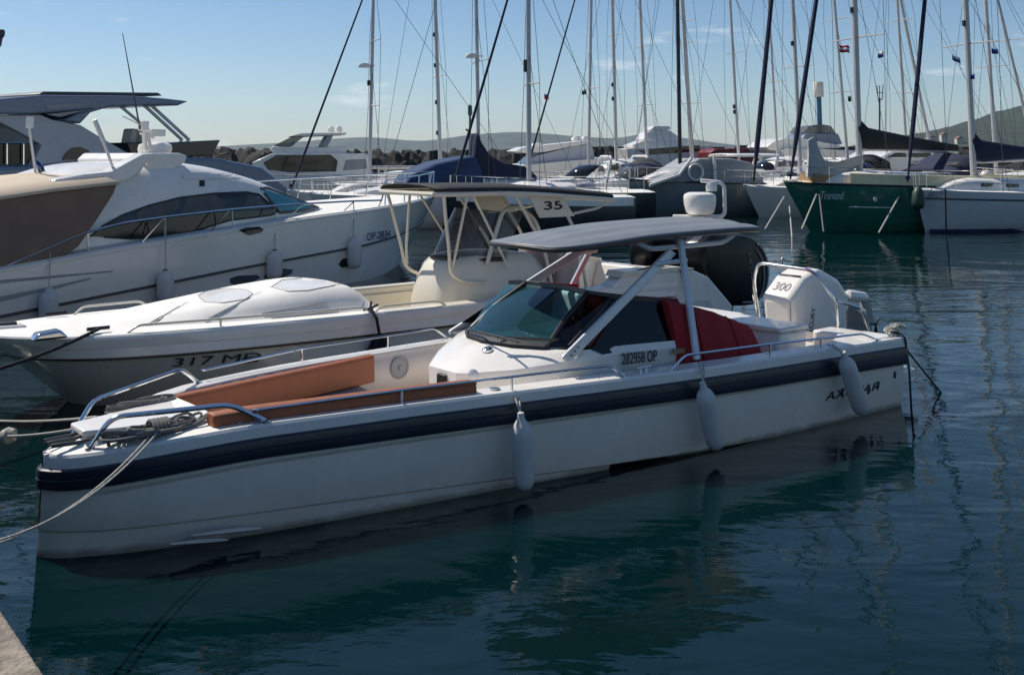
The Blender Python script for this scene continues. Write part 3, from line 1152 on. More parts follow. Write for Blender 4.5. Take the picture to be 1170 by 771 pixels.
# rails
def rail(pts, r=.014, name='grab_rail', posts=(), m=CHROME, fr=.06):
    mb = MB()
    mb.tube(fillet(pts, fr, 6), r, 8)
    for a, b in posts:
        mb.tube([a, b], r * .9, 8)
    for p in (pts[0], pts[-1]):
        mb.lathe([(0, 0), (r * 2, 0), (r * 2, .012), (0, .014)], np.array(p) + P(0, 0, -.004), (0, 0, 1), 12)
    return mb.build(name, m, boat)


def on_near(px, inset, h):
    """boat point above the near side deck at a photo column"""
    lo, hi = 0.0, ML
    for _ in range(40):
        u = (lo + hi) / 2
        q = M.wor((u, -(nb(u) - inset), mz(u) + h)) - CC
        x = PX0 + FPX * (q @ CR) / (q @ CF)
        if x < px:
            lo = u
        else:
            hi = u
    return P(u, -(nb(u) - inset), mz(u) + h)


def on_far(px, inset, h):
    lo, hi = 0.05, ML
    for _ in range(40):
        u = (lo + hi) / 2
        q = M.wor((u, (fb_(u) - inset), mz(u) + h)) - CC
        x = PX0 + FPX * (q @ CR) / (q @ CF)
        if x < px:
            lo = u
        else:
            hi = u
    return P(u, fb_(u) - inset, mz(u) + h)


rail([on_near(103, .1, .0), on_near(126, .12, .215), on_near(264, .09, .165), on_near(303, .05, .01)], .021, 'bow_rail', fr=.1)
rail([on_far(83, .08, .0), on_far(106, .1, .2), on_far(208, .1, .17), on_far(228, .1, .0)], .019, 'bow_rail', fr=.1)
rail([on_near(292, .06, .10), on_near(460, .06, .115), on_near(600, .06, .12), on_near(697, .06, .12), on_near(714, .06, .0)], .012, posts=[(on_near(459, .06, 0), on_near(459, .06, .115)), (on_near(585, .06, 0), on_near(585, .06, .12))])
rail([on_near(766, .06, .0), on_near(783, .06, .13), on_near(878, .06, .13), on_near(985, .06, .10), on_near(1004, .06, .0)], .013, posts=[(on_near(880, .06, 0), on_near(880, .06, .13)), (on_near(938, .06, 0), on_near(938, .06, .115))])
rail([on_far(232, .05, .1), on_far(345, .05, .13), on_far(443, .05, .13), on_far(497, .05, .13), on_far(512, .05, 0)], .012, posts=[(on_far(345, .05, 0), on_far(345, .05, .13)), (on_far(443, .05, 0), on_far(443, .05, .13))])
# cleats, fillers
for px in (273, 565):
    c = on_near(px, .15, .012)
    MB().lathe([(0, 0), (.05, 0), (.052, .008), (.03, .014), (0, .014)], c, (0, 0, 1), 16).build('deck_filler', CHROME, boat)
for px in (130, 735, 1022):
    c = on_near(px, .14, .0)
    mb = MB()
    mb.tube([c + P(-.1, 0, .05), c + P(.1, 0, .05)], .014)
    mb.tube([c + P(-.04, 0, 0), c + P(-.04, 0, .05)], .014)
    mb.tube([c + P(.04, 0, 0), c + P(.04, 0, .05)], .014)
    mb.build('cleat', CHROME if px > 200 else DARKGREY, boat)

# hull lettering and skin fittings aft
text_on('lettering', 'AXOPAR', M, hull_src, (942, 458), (1004, 445), 9.5, DECAL, boat, shear=.3, bold=.004)
for px, py in ((962, 447), (992, 446), (1003, 439), (1022, 428)):
    c = hit_on(M, hull_src, px, py)[0]
    MB().box(c, (.035, .03, .075), ry=.3).build('hull_vent', BLACK, boat, bevel=.006)

# bench across the stern
mb = MB()
mb.prism([(7.70, .45), (8.32, .45), (8.36, .90), (7.86, .93), (7.78, .80)], 'v', -1.05, 1.1)
mb.build('stern_bench', WHITE, boat, bevel=.03, seg=3)
mb = MB()
mb.box((8.08, VC, .955), (.56, 2.05, .055))
mb.build('bench_top', WHITE, boat, bevel=.02)

# stainless arch round the engine
ar = [P(9.32, -.86, .62), P(9.25, -.88, 1.16), P(9.1, -.66, 1.52), P(9.1, .20, 1.55), P(9.2, .36, 1.3), P(9.32, .36, .62)]
mb = MB()
mb.tube(fillet(ar, .12, 6), .022, 10)
mb.tube(fillet([P(9.25, -.88, 1.16), P(9.75, -.93, 1.02), P(9.95, -.93, .6)], .1), .022, 10)
mb.tube(fillet([P(9.2, .36, 1.3), P(9.75, .8, 1.02), P(9.95, .85, .6)], .1), .022, 10)
mb.tube([P(9.1, -.2, 1.55), P(9.1, -.2, 1.6)], .012)
mb.lathe([(0, 0), (.025, .0), (.03, .03), (0, .06)], P(9.1, -.2, 1.6), (0, 0, 1), 12)
mb.build('ski_arch', CHROME, boat)
# dark spray board inside the arch's after bend
mb = MB()
mb.prism([(9.35, .56), (9.38, 1.02), (9.5, 1.08), (9.72, .96), (9.85, .56)], 'v', -.95, -.925)
mb.build('spray_board', GLASS_SMOKE, boat, bevel=.01)

# outboard engine
def outboard(parent, fr, prof, v0, v1, paint, topstrip, words, number, leg, tv):
    e = MB()
    vm = (v0 + v1) / 2
    e.prism(prof, 'v', v0, v1)
    eng = e.build('outboard_motor', paint, parent, bevel=.085, seg=4, ang=30)
    mb = MB()
    us_ = [p[0] for p in prof]
    cu = sum(us_) / len(us_)
    mb.prism([(cu - .22, min(p[1] for p in prof) - .9), (cu + .12, min(p[1] for p in prof) - .9), (cu + .22, min(p[1] for p in prof) + .15), (cu - .3, min(p[1] for p in prof) + .15)], 'v', vm - .1, vm + .1)
    mb.build('midsection', leg, eng, bevel=.03)
    return eng


ep = [(904, 341), (920, 318), (937, 306), (960, 319), (972, 337), (972, 366), (955, 392), (940, 408), (914, 408), (909, 385)]
EV = -.22
prof = [(p[0], p[2]) for p in (M.V(x, y, EV) for x, y in ep)]
eng = outboard(boat, M, prof, EV, EV + .50, WHITE, None, None, None, WHITE, 0)
# engine lettering: the maker's word up the side, the power figure on the top slope
text('lettering', 'MERCURY', M.V(927, 392, EV - .004), M.V(932, 351, EV - .004), M.V(921, 392, EV) - M.V(926, 391, EV), .085, DECAL, eng, shear=0, bold=.01)
a, b = np.array([prof[0][0], EV, prof[0][1]]), np.array([prof[2][0], EV, prof[2][1]])
tn = np.array([-(b - a)[2], 0, (b - a)[0]])
tn = tn / np.linalg.norm(tn)
mdl = np.array([prof[1][0], EV, prof[1][1]])
sl = (mdl - a) / np.linalg.norm(mdl - a)
tn1 = np.array([-sl[2], 0, sl[0]])
sl2 = (b - mdl) / np.linalg.norm(b - mdl)
c0 = a + sl * .12 + np.array([0, .12, 0]) + tn1 * .006
text('lettering', '300', c0 + np.array([0, .25, 0]), c0, sl, .15, GREYDECAL, eng)
mb = MB().box((0, 0, 0), (.01, .01, .01))
mb = MB()
q0 = mdl + tn1 * .002
mb.poly([q0 + np.array([0, .08, 0]) + sl2 * .0, q0 + np.array([0, .42, 0]), q0 + np.array([0, .42, 0]) + sl2 * .03 + np.array([0, 0, .012]), q0 + np.array([0, .08, 0]) + sl2 * .03 + np.array([0, 0, .012])])
mb.build('cowl_seam', DARKGREY, eng, solid=.004)

for z_ in (.02, .36):
    p0 = np.array([prof[9][0], EV - .001, prof[9][1] + z_])
mb = MB()
cz_ = sum(p[1] for p in prof) / len(prof)
for (x0, y0, x1, y1) in ((903, 345, 904, 386), (904, 388, 950, 391)):
    a_, b_ = M.V(x0, y0, EV - .002), M.V(x1, y1, EV - .002)
    mb.tube([a_, b_], .005, 5)
mb.build('panel_gap', DARKGREY, eng)
a_ = M.V(948, 384, EV - .004)
MB().lathe([(0, 0), (.03, 0), (.028, .006), (0, .008)], a_, (0, -1, 0), 14).build('flush_port', BLACK, eng)
MB().tube(fillet([M.V(952, 372, EV + .05), M.V(946, 392, EV - .06), M.V(930, 402, EV - .1), M.V(916, 408, EV - .1)], .15), .02, 8).build('rigging_hose', BLACK, eng)

# small tilted trolling motor on the far quarter with its white float roll
c = M.Z(985, 338, 1.05)
mb = MB()
mb.lathe([(0, 0), (.06, .01), (.075, .05), (.075, .42), (.06, .46), (0, .47)], M.V(968, 337, -.2), M.V(1002, 342, -.2) - M.V(968, 337, -.2), 16)
mb.build('float_roll', WHITE, boat)
k0, k1 = M.V(988, 345, -.2), M.V(994, 400, -.2)
mb = MB()
mb.tube([k0, k1], [.07, .05], 10)
mb.box(lerp(k0, k1, .3), (.16, .12, .22))
mb.build('auxiliary_motor', GREYPLASTIC, boat, bevel=.02)
mb = MB()
a = M.V(1000, 372, -.25)
for an in (.4, 2.6, 4.6):
    mb.loft([[a, a + P(.02, 0, .03)], [a + P(.12 * math.cos(an), .03, .12 * math.sin(an)), a + P(.14 * math.cos(an + .3), -.03, .14 * math.sin(an + .3))]])
mb.build('propeller', BLACK, boat, solid=.012)

# ---- fenders and ropes of the near side
def off_near(px, h, out=.16):
    p = on_near(px, -out, h)
    return p


for top, bot, tie, lab in (((595, 474), (599, 561), (585, 447), 'white fender hanging vertically at the middle of the day cruiser hull'),
                           ((803, 439), (819, 514), (798, 414), 'white fender hanging just below the rear roof strut of the day cruiser'),
                           ((964, 404), (985, 473), (945, 393), 'white slanting fender over the hull lettering near the day cruiser stern')):
    p = on_near((top[0] + bot[0]) / 2, -.17, -.35)
    vt = on_near(tie[0], .06, .1)[1]
    fender(M, top, bot, p[1], .098, [(tie[0], tie[1], vt), (tie[0] + 6, tie[1] + 1, vt)], lab, 'fenders on the day cruiser')

rnd = random.Random(5)
# coil of grey mooring rope on the bow, two lines led ashore from it
base = on_near(175, .2, .0)
mb = MB()
pts = []
for i in range(420):
    t = i / 420
    a = t * 2 * math.pi * 11
    rx = .27 + .10 * math.sin(t * 19)
    ry = .075 + .04 * math.sin(t * 31 + 1)
    pts.append(base + P(rx * math.cos(a) + .05 * math.sin(t * 40), .02 + ry * math.sin(a) * 1.3 + .04 * math.cos(a) * math.sin(t * 23), .022 + .055 * t + .012 * math.sin(a * 2 + t * 9)))
mb.tube(pts, .013, 6)
for k in range(4):
    c = base + P(.18 + .05 * k, .05 - .03 * k, .05)
    mb.tube([c + P(.11 * math.cos(a) * (1.5), .06 * math.sin(a), .03 + .03 * math.sin(a * 2 + k)) for a in np.linspace(0, 2 * math.pi, 20)], .012, 6)
for k in range(5):
    c = base + P(-.02 + .03 * k, 0, .06)
    mb.tube([c + P(.0, .09 * math.cos(a), .06 * math.sin(a)) for a in np.linspace(0, 2 * math.pi, 16)], .014, 6)
tag(place(mb.build('mooring_rope', GREYROPE), M), 'grey mooring rope coiled and tied on the white foredeck of the day cruiser', 'rope')
mb = MB()
s0 = M.wor(base + P(-.02, -.05, .05))
e0 = aty(-60, 636, 5.6)
for dz, dx in ((0, 0), (.035, .05)):
    mb.tube(sag(s0 + P(dx, 0, dz * .3), e0 + P(dx, 0, dz), .16, 18), .0075, 6)
tag(mb.build('mooring_line', ROPE), 'pale doubled mooring line running from the bow rope coil down to the quay at left', 'rope')
base2 = on_far(160, .3, .01)
mb = MB()
pts = []
for i in range(220):
    t = i / 220
    a = t * 2 * math.pi * 7
    pts.append(base2 + P((.24 + .06 * math.sin(t * 17)) * math.cos(a), .06 * math.sin(a) - .02, .02 + .06 * t + .01 * math.sin(a * 2)))
mb.tube(pts, .012, 6)
tag(place(mb.build('mooring_rope', GREYROPE), M), 'smaller rope coil on the far side of the cruiser foredeck behind the locker lid', 'rope')
mb = MB()
mb.tube(sag(M.wor(on_far(112, .2, .08)), aty(-60, 474, 11.5), .05), .010, 6)
tag(mb.build('mooring_line', ROPE), 'thin upper mooring line stretched level from the far cruiser bow to the left', 'rope')
mb = MB()
fl_ = sag(M.wor(on_far(95, .2, .06)), aty(-60, 494, 9.6), .05)
mb.tube(fl_, .010, 6)
mb.lathe([(0, 0), (.05, .02), (.07, .07), (.05, .13), (0, .15)], lerp(fl_[8], fl_[9], .2), (1, 0, .1), 14)
tag(mb.build('mooring_line', ROPE), 'thin lower mooring line with white float, stretched from the cruiser bow to the left', 'rope')
# dark stern rope over the quarter, down into the water
cl = on_near(1022, .14, .05)
mb = MB()
mb.tube(fillet([cl, on_near(1034, -.02, .03), P(*M.V(1039, 425, -1.72)), P(*M.V(1043, 500, -1.72))], .1), .013, 6)
mb.tube([cl + P(0, 0, .01), P(*M.V(1040, 405, -1.6)), P(*M.V(1078, 452, -1.6))], .012, 6)
tag(place(mb.build('stern_rope', DARKROPE), M), 'black rope hanging from the stern cleat of the day cruiser into the water', 'rope')
mb = MB()
for k in range(6):
    c = cl + P(rnd.uniform(-.08, .08), rnd.uniform(-.05, .05), .01 + .012 * k)
    mb.tube([c + P(.09 * math.cos(a), .06 * math.sin(a), .02 * math.sin(a * 2)) for a in np.linspace(0, 2 * math.pi, 18)], .013, 6)
tag(place(mb.build('stern_rope_coil', ROPE), M), 'small knot of tan rope around the stern cleat of the day cruiser', 'rope')
# ================================================================ fishing boat moored behind the cruiser
B = Frame(atz(85, 458, 0), 39)
boat2 = thing('fishing_boat', 'cream fishing boat with black canvas top and two black outboards, behind the day cruiser', 'motorboat', B)
bb = tab([-1.12, -1.0, -.8, -.4, .2, 1, 2.5, 5, 8, 10.3], [.12, .38, .60, .84, 1.02, 1.15, 1.26, 1.33, 1.34, 1.30])
bz = tab([-1.12, 0, 2, 5, 7.5, 8.6, 10.3], [.93, .90, .875, .86, .86, .88, .86])


def b2side(u, sg):
    b, z = bb(u), bz(u)
    w = max(0, 1 - (u + 1.12) / 3.2)

    def q(v, zz):
        return (u + w * 1.05 * (1 - max(min(zz / z, 1), -.3)) ** 1.0, sg * v, zz)
    fl = .72 if u < 0 else .72 + .2 * min(u / 4, 1)
    return [q(b, z - .02), q(b + .015, z - .05), q(b + .01, z - .15), q(b + .0, z - .155), q(b + .02, z - .26), q(b - .01, z - .285), q(b - .05, z - .29), q(b * (fl + .2) - .05, .34), q(b * (fl + .08) - .06, .1), q(b * fl - .06, -.15), q(0, -.45)]


bu = [-1.12, -1.08, -1.0, -.9, -.75, -.55, -.3, 0, .3, .7, 1.1, 1.6] + list(np.linspace(2.1, 10.3, 22))
top_, low_ = [], []
for u in bu:
    a, b = b2side(u, -1), b2side(u, 1)
    low_.append(a[5:] + b[5:][::-1][1:])
mb = MB()
mb.loft(low_)
mb.poly(low_[-1])
hull2_src = mb
h2 = mb.build('hull', SHADEHULL, boat2, ang=30)
mb = MB()
for sg in (-1, 1):
    mb.loft([b2side(u, sg)[:6] for u in bu])
mb.poly([b2side(bu[0], -1)[k] for k in range(6)] + [b2side(bu[0], 1)[k] for k in range(5, -1, -1)])
mb.build('topside_band', HULLW, boat2, ang=30)
MB().tube([np.array(b2side(u, -1)[5]) + P(0, -.012, 0) for u in bu], .012, 6).build('rub_strip', BLACK, h2)

# deck rim with toe step, cockpit well
CP0 = 3.75
mb = MB()
rows = []
for u in bu:
    if u > CP0 + .3:
        break
    b, z = bb(u), bz(u)
    rows.append([(u, -b, z - .02), (u, -b + .02, z + .0), (u, -b * .75, z + .012), (u, 0, z + .02), (u, b * .75, z + .012), (u, b - .02, z), (u, b, z - .02)])
mb.loft(rows)
mb.build('foredeck', DECKW, boat2, ang=30)
mb = MB()
for sg in (-1, 1):
    rows = []
    for u in bu:
        if u < CP0 - .4:
            continue
        b, z = bb(u), bz(u)
        rows.append([(u, sg * b, z - .02), (u, sg * (b - .02), z), (u, sg * (b - .26), z + .005), (u, sg * (b - .28), z - .02), (u, sg * (b - .3), .3)])
    mb.loft(rows)
mb.build('side_deck', CREAM, boat2, ang=30)
mb = MB()
mb.poly([(CP0, -1.0, .32), (10.2, -1.03, .32), (10.2, 1.03, .32), (CP0, 1.0, .32)])
mb.build('cockpit_floor', CREAM, boat2)
mb = MB()
mb.box((5.0, 1.015, .58), (1.6, .02, .36))
mb.build('locker_door', CREAM, boat2, bevel=.008)
# raised coaming and angled quarter aft
mb = MB()
for sg in (-1, 1):
    mb.prism([(7.9, .84), (8.2, 1.02), (9.9, 1.0), (10.3, .86), (10.95, .3), (10.9, .1), (8.0, .3)], 'v', sg * 1.33, sg * 1.0)
mb.prism([(9.6, .3), (9.8, .95), (10.2, .93), (10.35, .1), (9.6, .1)], 'v', -1.0, 1.0)
mb.build('stern_quarter', WHITE, boat2, bevel=.035, seg=3)
mb = MB()
for sg in (-1, 1):
    mb.prism([(8.15, 1.02), (8.2, 1.09), (9.5, 1.08), (9.9, 1.03), (9.9, 1.0), (8.1, 1.0)], 'v', sg * 1.35, sg * .95)
mb.build('coaming_pad', CREAM, boat2, bevel=.03, seg=3)
mb = MB()
c = np.array([8.9, -1.30, 1.0])
mb.tube(fillet([P(8.5, -1.33, 1.085), P(9.0, -1.2, 1.11), P(9.55, -1.35, 1.05), P(9.6, -1.40, .62)], .1), .012, 6)
mb.build('rope_end', DARKROPE, boat2)

# trunk of the fore cabin with two round-edged hatches
hw = tab([.0, .25, .7, 1.4, 2.4, 3.2, 3.62], [.10, .42, .62, .78, .92, .97, .96])
hz = tab([.0, .25, .7, 1.4, 2.4, 3.1, 3.45, 3.75], [.0, .03, .085, .17, .285, .325, .295, .02])
rows = []
for u in list(np.linspace(.0, 3.45, 26)) + [3.55, 3.65, 3.75]:
    w, h, z = hw(u), hz(u), bz(u) + .01
    rows.append([(u, -w - .06, z), (u, -w, z + .04 * min(h / .1, 1)), (u, -w * .93, z + h * .45), (u, -w * .8, z + h * .85), (u, -w * .6, z + h * .98), (u, 0, z + h * 1.04), (u, w * .6, z + h * .98), (u, w * .8, z + h * .85), (u, w * .93, z + h * .45), (u, w, z + .04 * min(h / .1, 1)), (u, w + .06, z)])
trunk = MB().loft(rows)
tr = trunk.build('cabin_trunk', DECKW, boat2, ang=50)
on_surface(B, trunk, [(226, 338), (236, 332), (258, 329.5), (282, 331), (289, 336), (280, 342), (256, 346), (234, 345)], .014, fine=3).build('round_hatch', WHITE, tr, ang=50)
on_surface(B, trunk, [(310, 328), (322, 320), (350, 317), (384, 321), (388, 325), (352, 332), (330, 333)], .016, fine=3).build('deck_hatch', WHITE, tr, ang=50)
for pl in ([(166, 371), (172, 371), (216, 345), (211, 345)], [(232, 366), (238, 366), (300, 333), (295, 333)]):
    on_surface(B, trunk, pl, .012, fine=4).build('moulded_rib', WHITE, tr, ang=50)


SEAM = mat('grey seam', (.33, .32, .30), .6)
for pl in ([(226, 338), (236, 332), (258, 329.5), (282, 331), (289, 336), (280, 342), (256, 346), (234, 345), (226, 338)], [(310, 328), (322, 320), (350, 317), (384, 321), (388, 325), (352, 332), (330, 333), (310, 328)],
           [(118, 378), (160, 380), (230, 372), (330, 362), (400, 352)], [(169, 371), (214, 345)], [(235, 366), (298, 333)], [(300, 358), (392, 342)]):
    ln = surf_line(B, trunk, pl, .012, 5)
    if len(ln) > 3:
        MB().tube(ln, .009, 5).build('seam', SEAM, tr)


def near2(px, ins, h):
    lo, hi = -1.1, 10.3
    for _ in range(40):
        u = (lo + hi) / 2
        q = B.wor((u, -(bb(u) - ins), bz(u) + h)) - CC
        x = PX0 + FPX * (q @ CR) / (q @ CF)
        lo, hi = (u, hi) if x < px else (lo, u)
    return P(u, -(bb(u) - ins), bz(u) + h)


def far2(px, ins, h):
    lo, hi = -1.1, 10.3
    for _ in range(40):
        u = (lo + hi) / 2
        q = B.wor((u, (bb(u) - ins), bz(u) + h)) - CC
        x = PX0 + FPX * (q @ CR) / (q @ CF)
        lo, hi = (u, hi) if x < px else (lo, u)
    return P(u, bb(u) - ins, bz(u) + h)


def tubes(paths, r, name, m, parent, fr=.06, n=8):
    mb = MB()
    for p in paths:
        mb.tube(fillet(p, fr, 4), r, n)
    return mb.build(name, m, parent)


tubes([[near2(145, .1, 0), near2(158, .1, .085), near2(250, .1, .09), near2(416, .08, .08), near2(424, .08, 0)], [near2(252, .1, 0), near2(252, .1, .09)]], .016, 'grab_rail', CREAM, boat2)
tubes([[near2(428, .08, 0), near2(436, .08, .07), near2(500, .08, .07), near2(509, .08, 0)]], .015, 'grab_rail', CREAM, boat2)
tubes([[far2(84, .15, 0), far2(95, .15, .1), far2(160, .15, .1), far2(172, .15, 0)]], .016, 'grab_rail', CREAM, boat2)
# windlass, anchor roller, cleats
mb = MB()
c = B.Z(56, 386, .93)
mb.prism([(c[0] - .2, .92), (c[0] - .14, 1.0), (c[0] + .1, 1.02), (c[0] + .2, .92)], 'v', c[1] - .1, c[1] + .1)
mb.build('windlass', CHROME, boat2, bevel=.03, seg=3)
mb = MB()
mb.prism([(-1.75, .93), (-1.72, 1.0), (-.6, .96), (-.6, .9), (-1.2, .9)], 'v', .0, .24)
mb.build('anchor_roller', WHITE, boat2, bevel=.02)
mb = MB()
mb.tube([P(-1.8, .12, .84), P(-1.1, .12, .98), P(-.7, .12, .97)], .025, 8)
mb.loft([[P(-1.8, -.05, .9), P(-1.8, .3, .9)], [P(-1.55, -.0, .78), P(-1.55, .24, .78)]])
mb.build('anchor', DARKGREY, boat2, solid=.02)
for px, fn in ((112, near2), (64, far2)):
    c = fn(px, .2, .03)
    MB().tube([c + P(-.13, 0, .03), c + P(.13, 0, .03)], .022).build('cleat', BLACK, boat2)

# console
CX, CS = .42, .84
rows = []
for z, u0, hw_, u1 in ((.32, 4.72, .66, 7.2), (.75, 4.72, .66, 7.2), (1.05, 4.80, .65, 7.15), (1.28, 4.92, .62, 7.0), (1.40, 5.06, .58, 6.8), (1.44, 5.25, .5, 6.4)):
    r_ = .22
    u0, u1, hw_ = u0 + CX, u1 + CX * .4, hw_ * CS
    rows.append([(u0 + r_ * .0, -hw_ + .28, z), (u0 + .08, -hw_ + .1, z), (u0 + .25, -hw_, z), (u1 - .2, -hw_, z), (u1, -hw_ + .15, z), (u1, hw_ - .15, z), (u1 - .2, hw_, z), (u0 + .25, hw_, z), (u0 + .08, hw_ - .1, z), (u0, hw_ - .28, z)])
mb = MB()
mb.loft(rows, ring=True, caps=True)
con = mb.build('console', CREAM, boat2, ang=45)
# curved windscreen with a dark foot
rows, foot = [], []
for i in range(17):
    a = -1 + 2 * i / 16
    x0 = 5.0 + CX + .95 * abs(a) ** 2.6
    v0 = .60 * CS * math.sin(a * math.pi / 2)
    t = 1 - .12 * abs(a) ** 2
    rows.append([(x0, v0, 1.40 - .06 * abs(a)), (x0 + .18, v0 * .98, 1.72), (x0 + .42, v0 * .93, 1.42 + .72 * t)])
    foot.append(P(x0 - .01, v0 * 1.01, 1.40 - .06 * abs(a)))
MB().loft(rows).build('windscreen', GLASS_SMOKE, con, ang=70)
MB().tube(foot, .035, 6).build('windscreen_seal', BLACK, con)
tubes([[P(5.95, -.56, 1.28), P(6.08, -.54, 1.6), P(6.32, -.5, 2.12), P(6.65, -.48, 2.16), P(7.0, -.5, 1.95), P(7.15, -.52, 1.5)]], .035, 'screen_frame', CREAM, con, fr=.25)
# T-top: canvas on a pale pipe frame
tz = tab([4.8, 6, 8.55], [2.45, 2.44, 2.27])
rows = []
for u in np.linspace(4.8, 8.55, 18):
    e = min((u - 4.8) / .25, (8.55 - u) / .5, 1)
    hw_ = .88 * (.86 + .14 * min(max(e, 0), 1) ** .5)
    rows.append([(u, -hw_, tz(u)), (u, -hw_ * .9, tz(u) + .045), (u, -hw_ * .5, tz(u) + .075), (u, 0, tz(u) + .085), (u, hw_ * .5, tz(u) + .075), (u, hw_ * .9, tz(u) + .045), (u, hw_, tz(u))])
mb = MB()
mb.loft(rows)
mb.build('canvas_top', CHARC, boat2, ang=50, solid=.03)
rim = [np.array(r[0]) for r in rows] + [np.array(r[-1]) for r in rows[::-1]]
rim = [p + P(0, 0, -.05) for p in rim]
mb = MB()
mb.tube(rim + [rim[0]], .036, 8)
for u in (5.3, 6.1, 6.9, 7.7):
    mb.tube([P(u, -.86, tz(u) - .06), P(u, .86, tz(u) - .06)], .025)
mb.build('top_frame', CREAM, boat2)
for sg in (-1, 1):
    tubes([[P(4.95, sg * .80, 2.4), P(5.02, sg * .74, 2.1), P(5.16, sg * .66, 1.5), P(5.2, sg * .62, 1.2), P(5.5, sg * .6, 1.05), P(5.9, sg * .58, 1.02)]], 0.027, 'frame_leg', CREAM, boat2, fr=.15)
    tubes([[P(5.4, sg * .80, 2.42), P(5.26, sg * .68, 1.5), P(5.24, sg * .62, 1.25)]], 0.022, 'frame_leg', CREAM, boat2)
    tubes([[P(5.5, sg * .76, 2.42), P(6.35, sg * .62, 1.2)]], 0.020, 'frame_leg', CREAM, boat2)
    tubes([[P(6.3, sg * .80, 2.4), P(7.0, sg * .72, 1.5), P(7.3, sg * .68, .5)]], 0.028, 'frame_leg', CREAM, boat2, fr=.2)
    tubes([[P(7.2, sg * .80, 2.36), P(7.75, sg * .74, 1.6), P(8.0, sg * .70, .5)]], 0.028, 'frame_leg', CREAM, boat2, fr=.2)
    tubes([[P(8.45, sg * .78, 2.24), P(8.2, sg * .78, 2.1), P(7.6, sg * .76, 2.02)]], 0.023, 'frame_brace', CREAM, boat2, fr=.12)
    mb = MB()
    mb.prism([(6.62, 2.34), (7.32, 2.32), (7.6, 1.98), (6.85, 1.98)], 'v', sg * .80, sg * .77)
    mb.build('number_panel', CREAM, boat2)
text('lettering', '35', P(6.93, -.808, 2.1), P(7.33, -.808, 2.1), up, .14, DECAL, boat2, bold=.02)
# leaning post
mb = MB()
mb.box((7.72, 0, .85), (.5, 1.1, 1.0))
mb.box((7.55, 0, 1.3), (.15, 1.12, .34))
mb.build('leaning_post', mat('rose vinyl', (.42, .33, .31), .6), boat2, bevel=.07, seg=3)
# twin black outboards
for v0 in (-.84, .50):
    rows = []
    vm = v0 + .32

    def cowl(q_, grow=1.0):
        k = max(1 - abs(q_) ** 5, .0) ** (1 / 3.0) * .86 + .14
        ring_ = []
        for a in np.linspace(0, 2 * math.pi, 41)[:-1]:
            ca, sa = math.cos(a), math.sin(a)
            lo = 1 - .30 * max(-sa, 0)
            x = .98 * math.copysign(abs(ca) ** .58, ca) * lo * (.72 + .28 * k) * grow
            z = .66 * math.copysign(abs(sa) ** .66, sa) * (1 if sa > 0 else 1.05) * (.62 + .38 * k) * grow - .12 * ca - .05 * (ca < -.5) * (sa > 0)
            ring_.append((11.75 + x - .08 * sa, vm + .34 * q_, .84 + z))
        return ring_
    rows = [cowl(q_) for q_ in np.linspace(-1, 1, 17)]
    e2 = MB().loft(rows, ring=True, caps=True).build('outboard_motor', GLOSSBLACK, boat2, ang=40)
    MB().prism([(11.1, -.3), (11.7, -.3), (11.9, .4), (11.0, .4)], 'v', vm - .12, vm + .12).build('midsection', BLACK, e2, bevel=.03)
    sd = cowl(-.93, .985)
    MB().tube([np.array(p) + P(0, -.012, 0) for p in sd[30:41] + sd[:7]], .016, 6).build('cowl_trim', mat('grey trim', (.30, .31, .32), .35), e2)
    MB().tube([np.array(p) + P(-.16, -.045, -.04) for p in sd[36:41] + sd[:6]], .010, 6).build('cowl_line', mat('grey trim', (.30, .31, .32), .35), e2)
    MB().loft([[np.array(p) + P(0, -.004, 0) for p in cowl(q_, 1.012)[3:18]] for q_ in (-.30, 0, .30)]).build('top_panel', mat('blue grey panel', (.03, .036, .045), .3), e2)
    if v0 < 0:
        text('lettering', 'MERCURY', P(12.22, v0 - .035, .45), P(12.10, v0 - .035, 1.15), P(-1, 0, -.1), .11, GREYDECAL, e2, bold=.01)
# registration on the bow
text_on('lettering', '317 MD', B, hull2_src, (196, 418), (297, 410.5), 9.5, DECAL, boat2, shear=.15, off=.045)
mb = MB()
mb.box(B.V(288, 406, -1.2) * 0 + near2(288, -.0, -.42), (.16, .03, .06))
mb.build('skin_fitting', BLACK, boat2)
# black fender between the two boats and the black bow line
c = near2(434, -.13, -.0)
fr_ = thing('fender', 'fat black fender on the cream fishing boat, tied with black rope', 'fender', loc=B.wor(c))
fr_.rotation_euler = (0, 0, B.a)
MB().lathe([(0, -.25), (.05, -.26), (.10, -.32), (.17, -.46), (.185, -.6), (.185, -.85), (.15, -.98), (0, -1.05)], (0, 0, 0), (0, 0, 1), 20).build('fender_body', GLOSSBLACK, fr_, ang=60)
mb = MB()
mb.tube([(0, 0, -.26), (-.02, .05, -.05), (-.03, .2, .07)], .025, 6)
for a in (0, 1.2, 2.4):
    mb.tube([P(-.03, .2, .06), P(-.03 + .12 * math.cos(a), .2 + .05 * math.sin(a), .1 + .06 * math.sin(a * 2))], .016, 6)
mb.build('lanyard', DARKROPE, fr_)
mb = MB()
q0 = B.wor(near2(113, .16, .06))
mb.tube(sag(q0, aty(-60, 436, 10.6), .06), .022, 8)
tag(mb.build('mooring_line', DARKROPE), 'thick black mooring line from the fishing boat bow down to the left', 'rope')
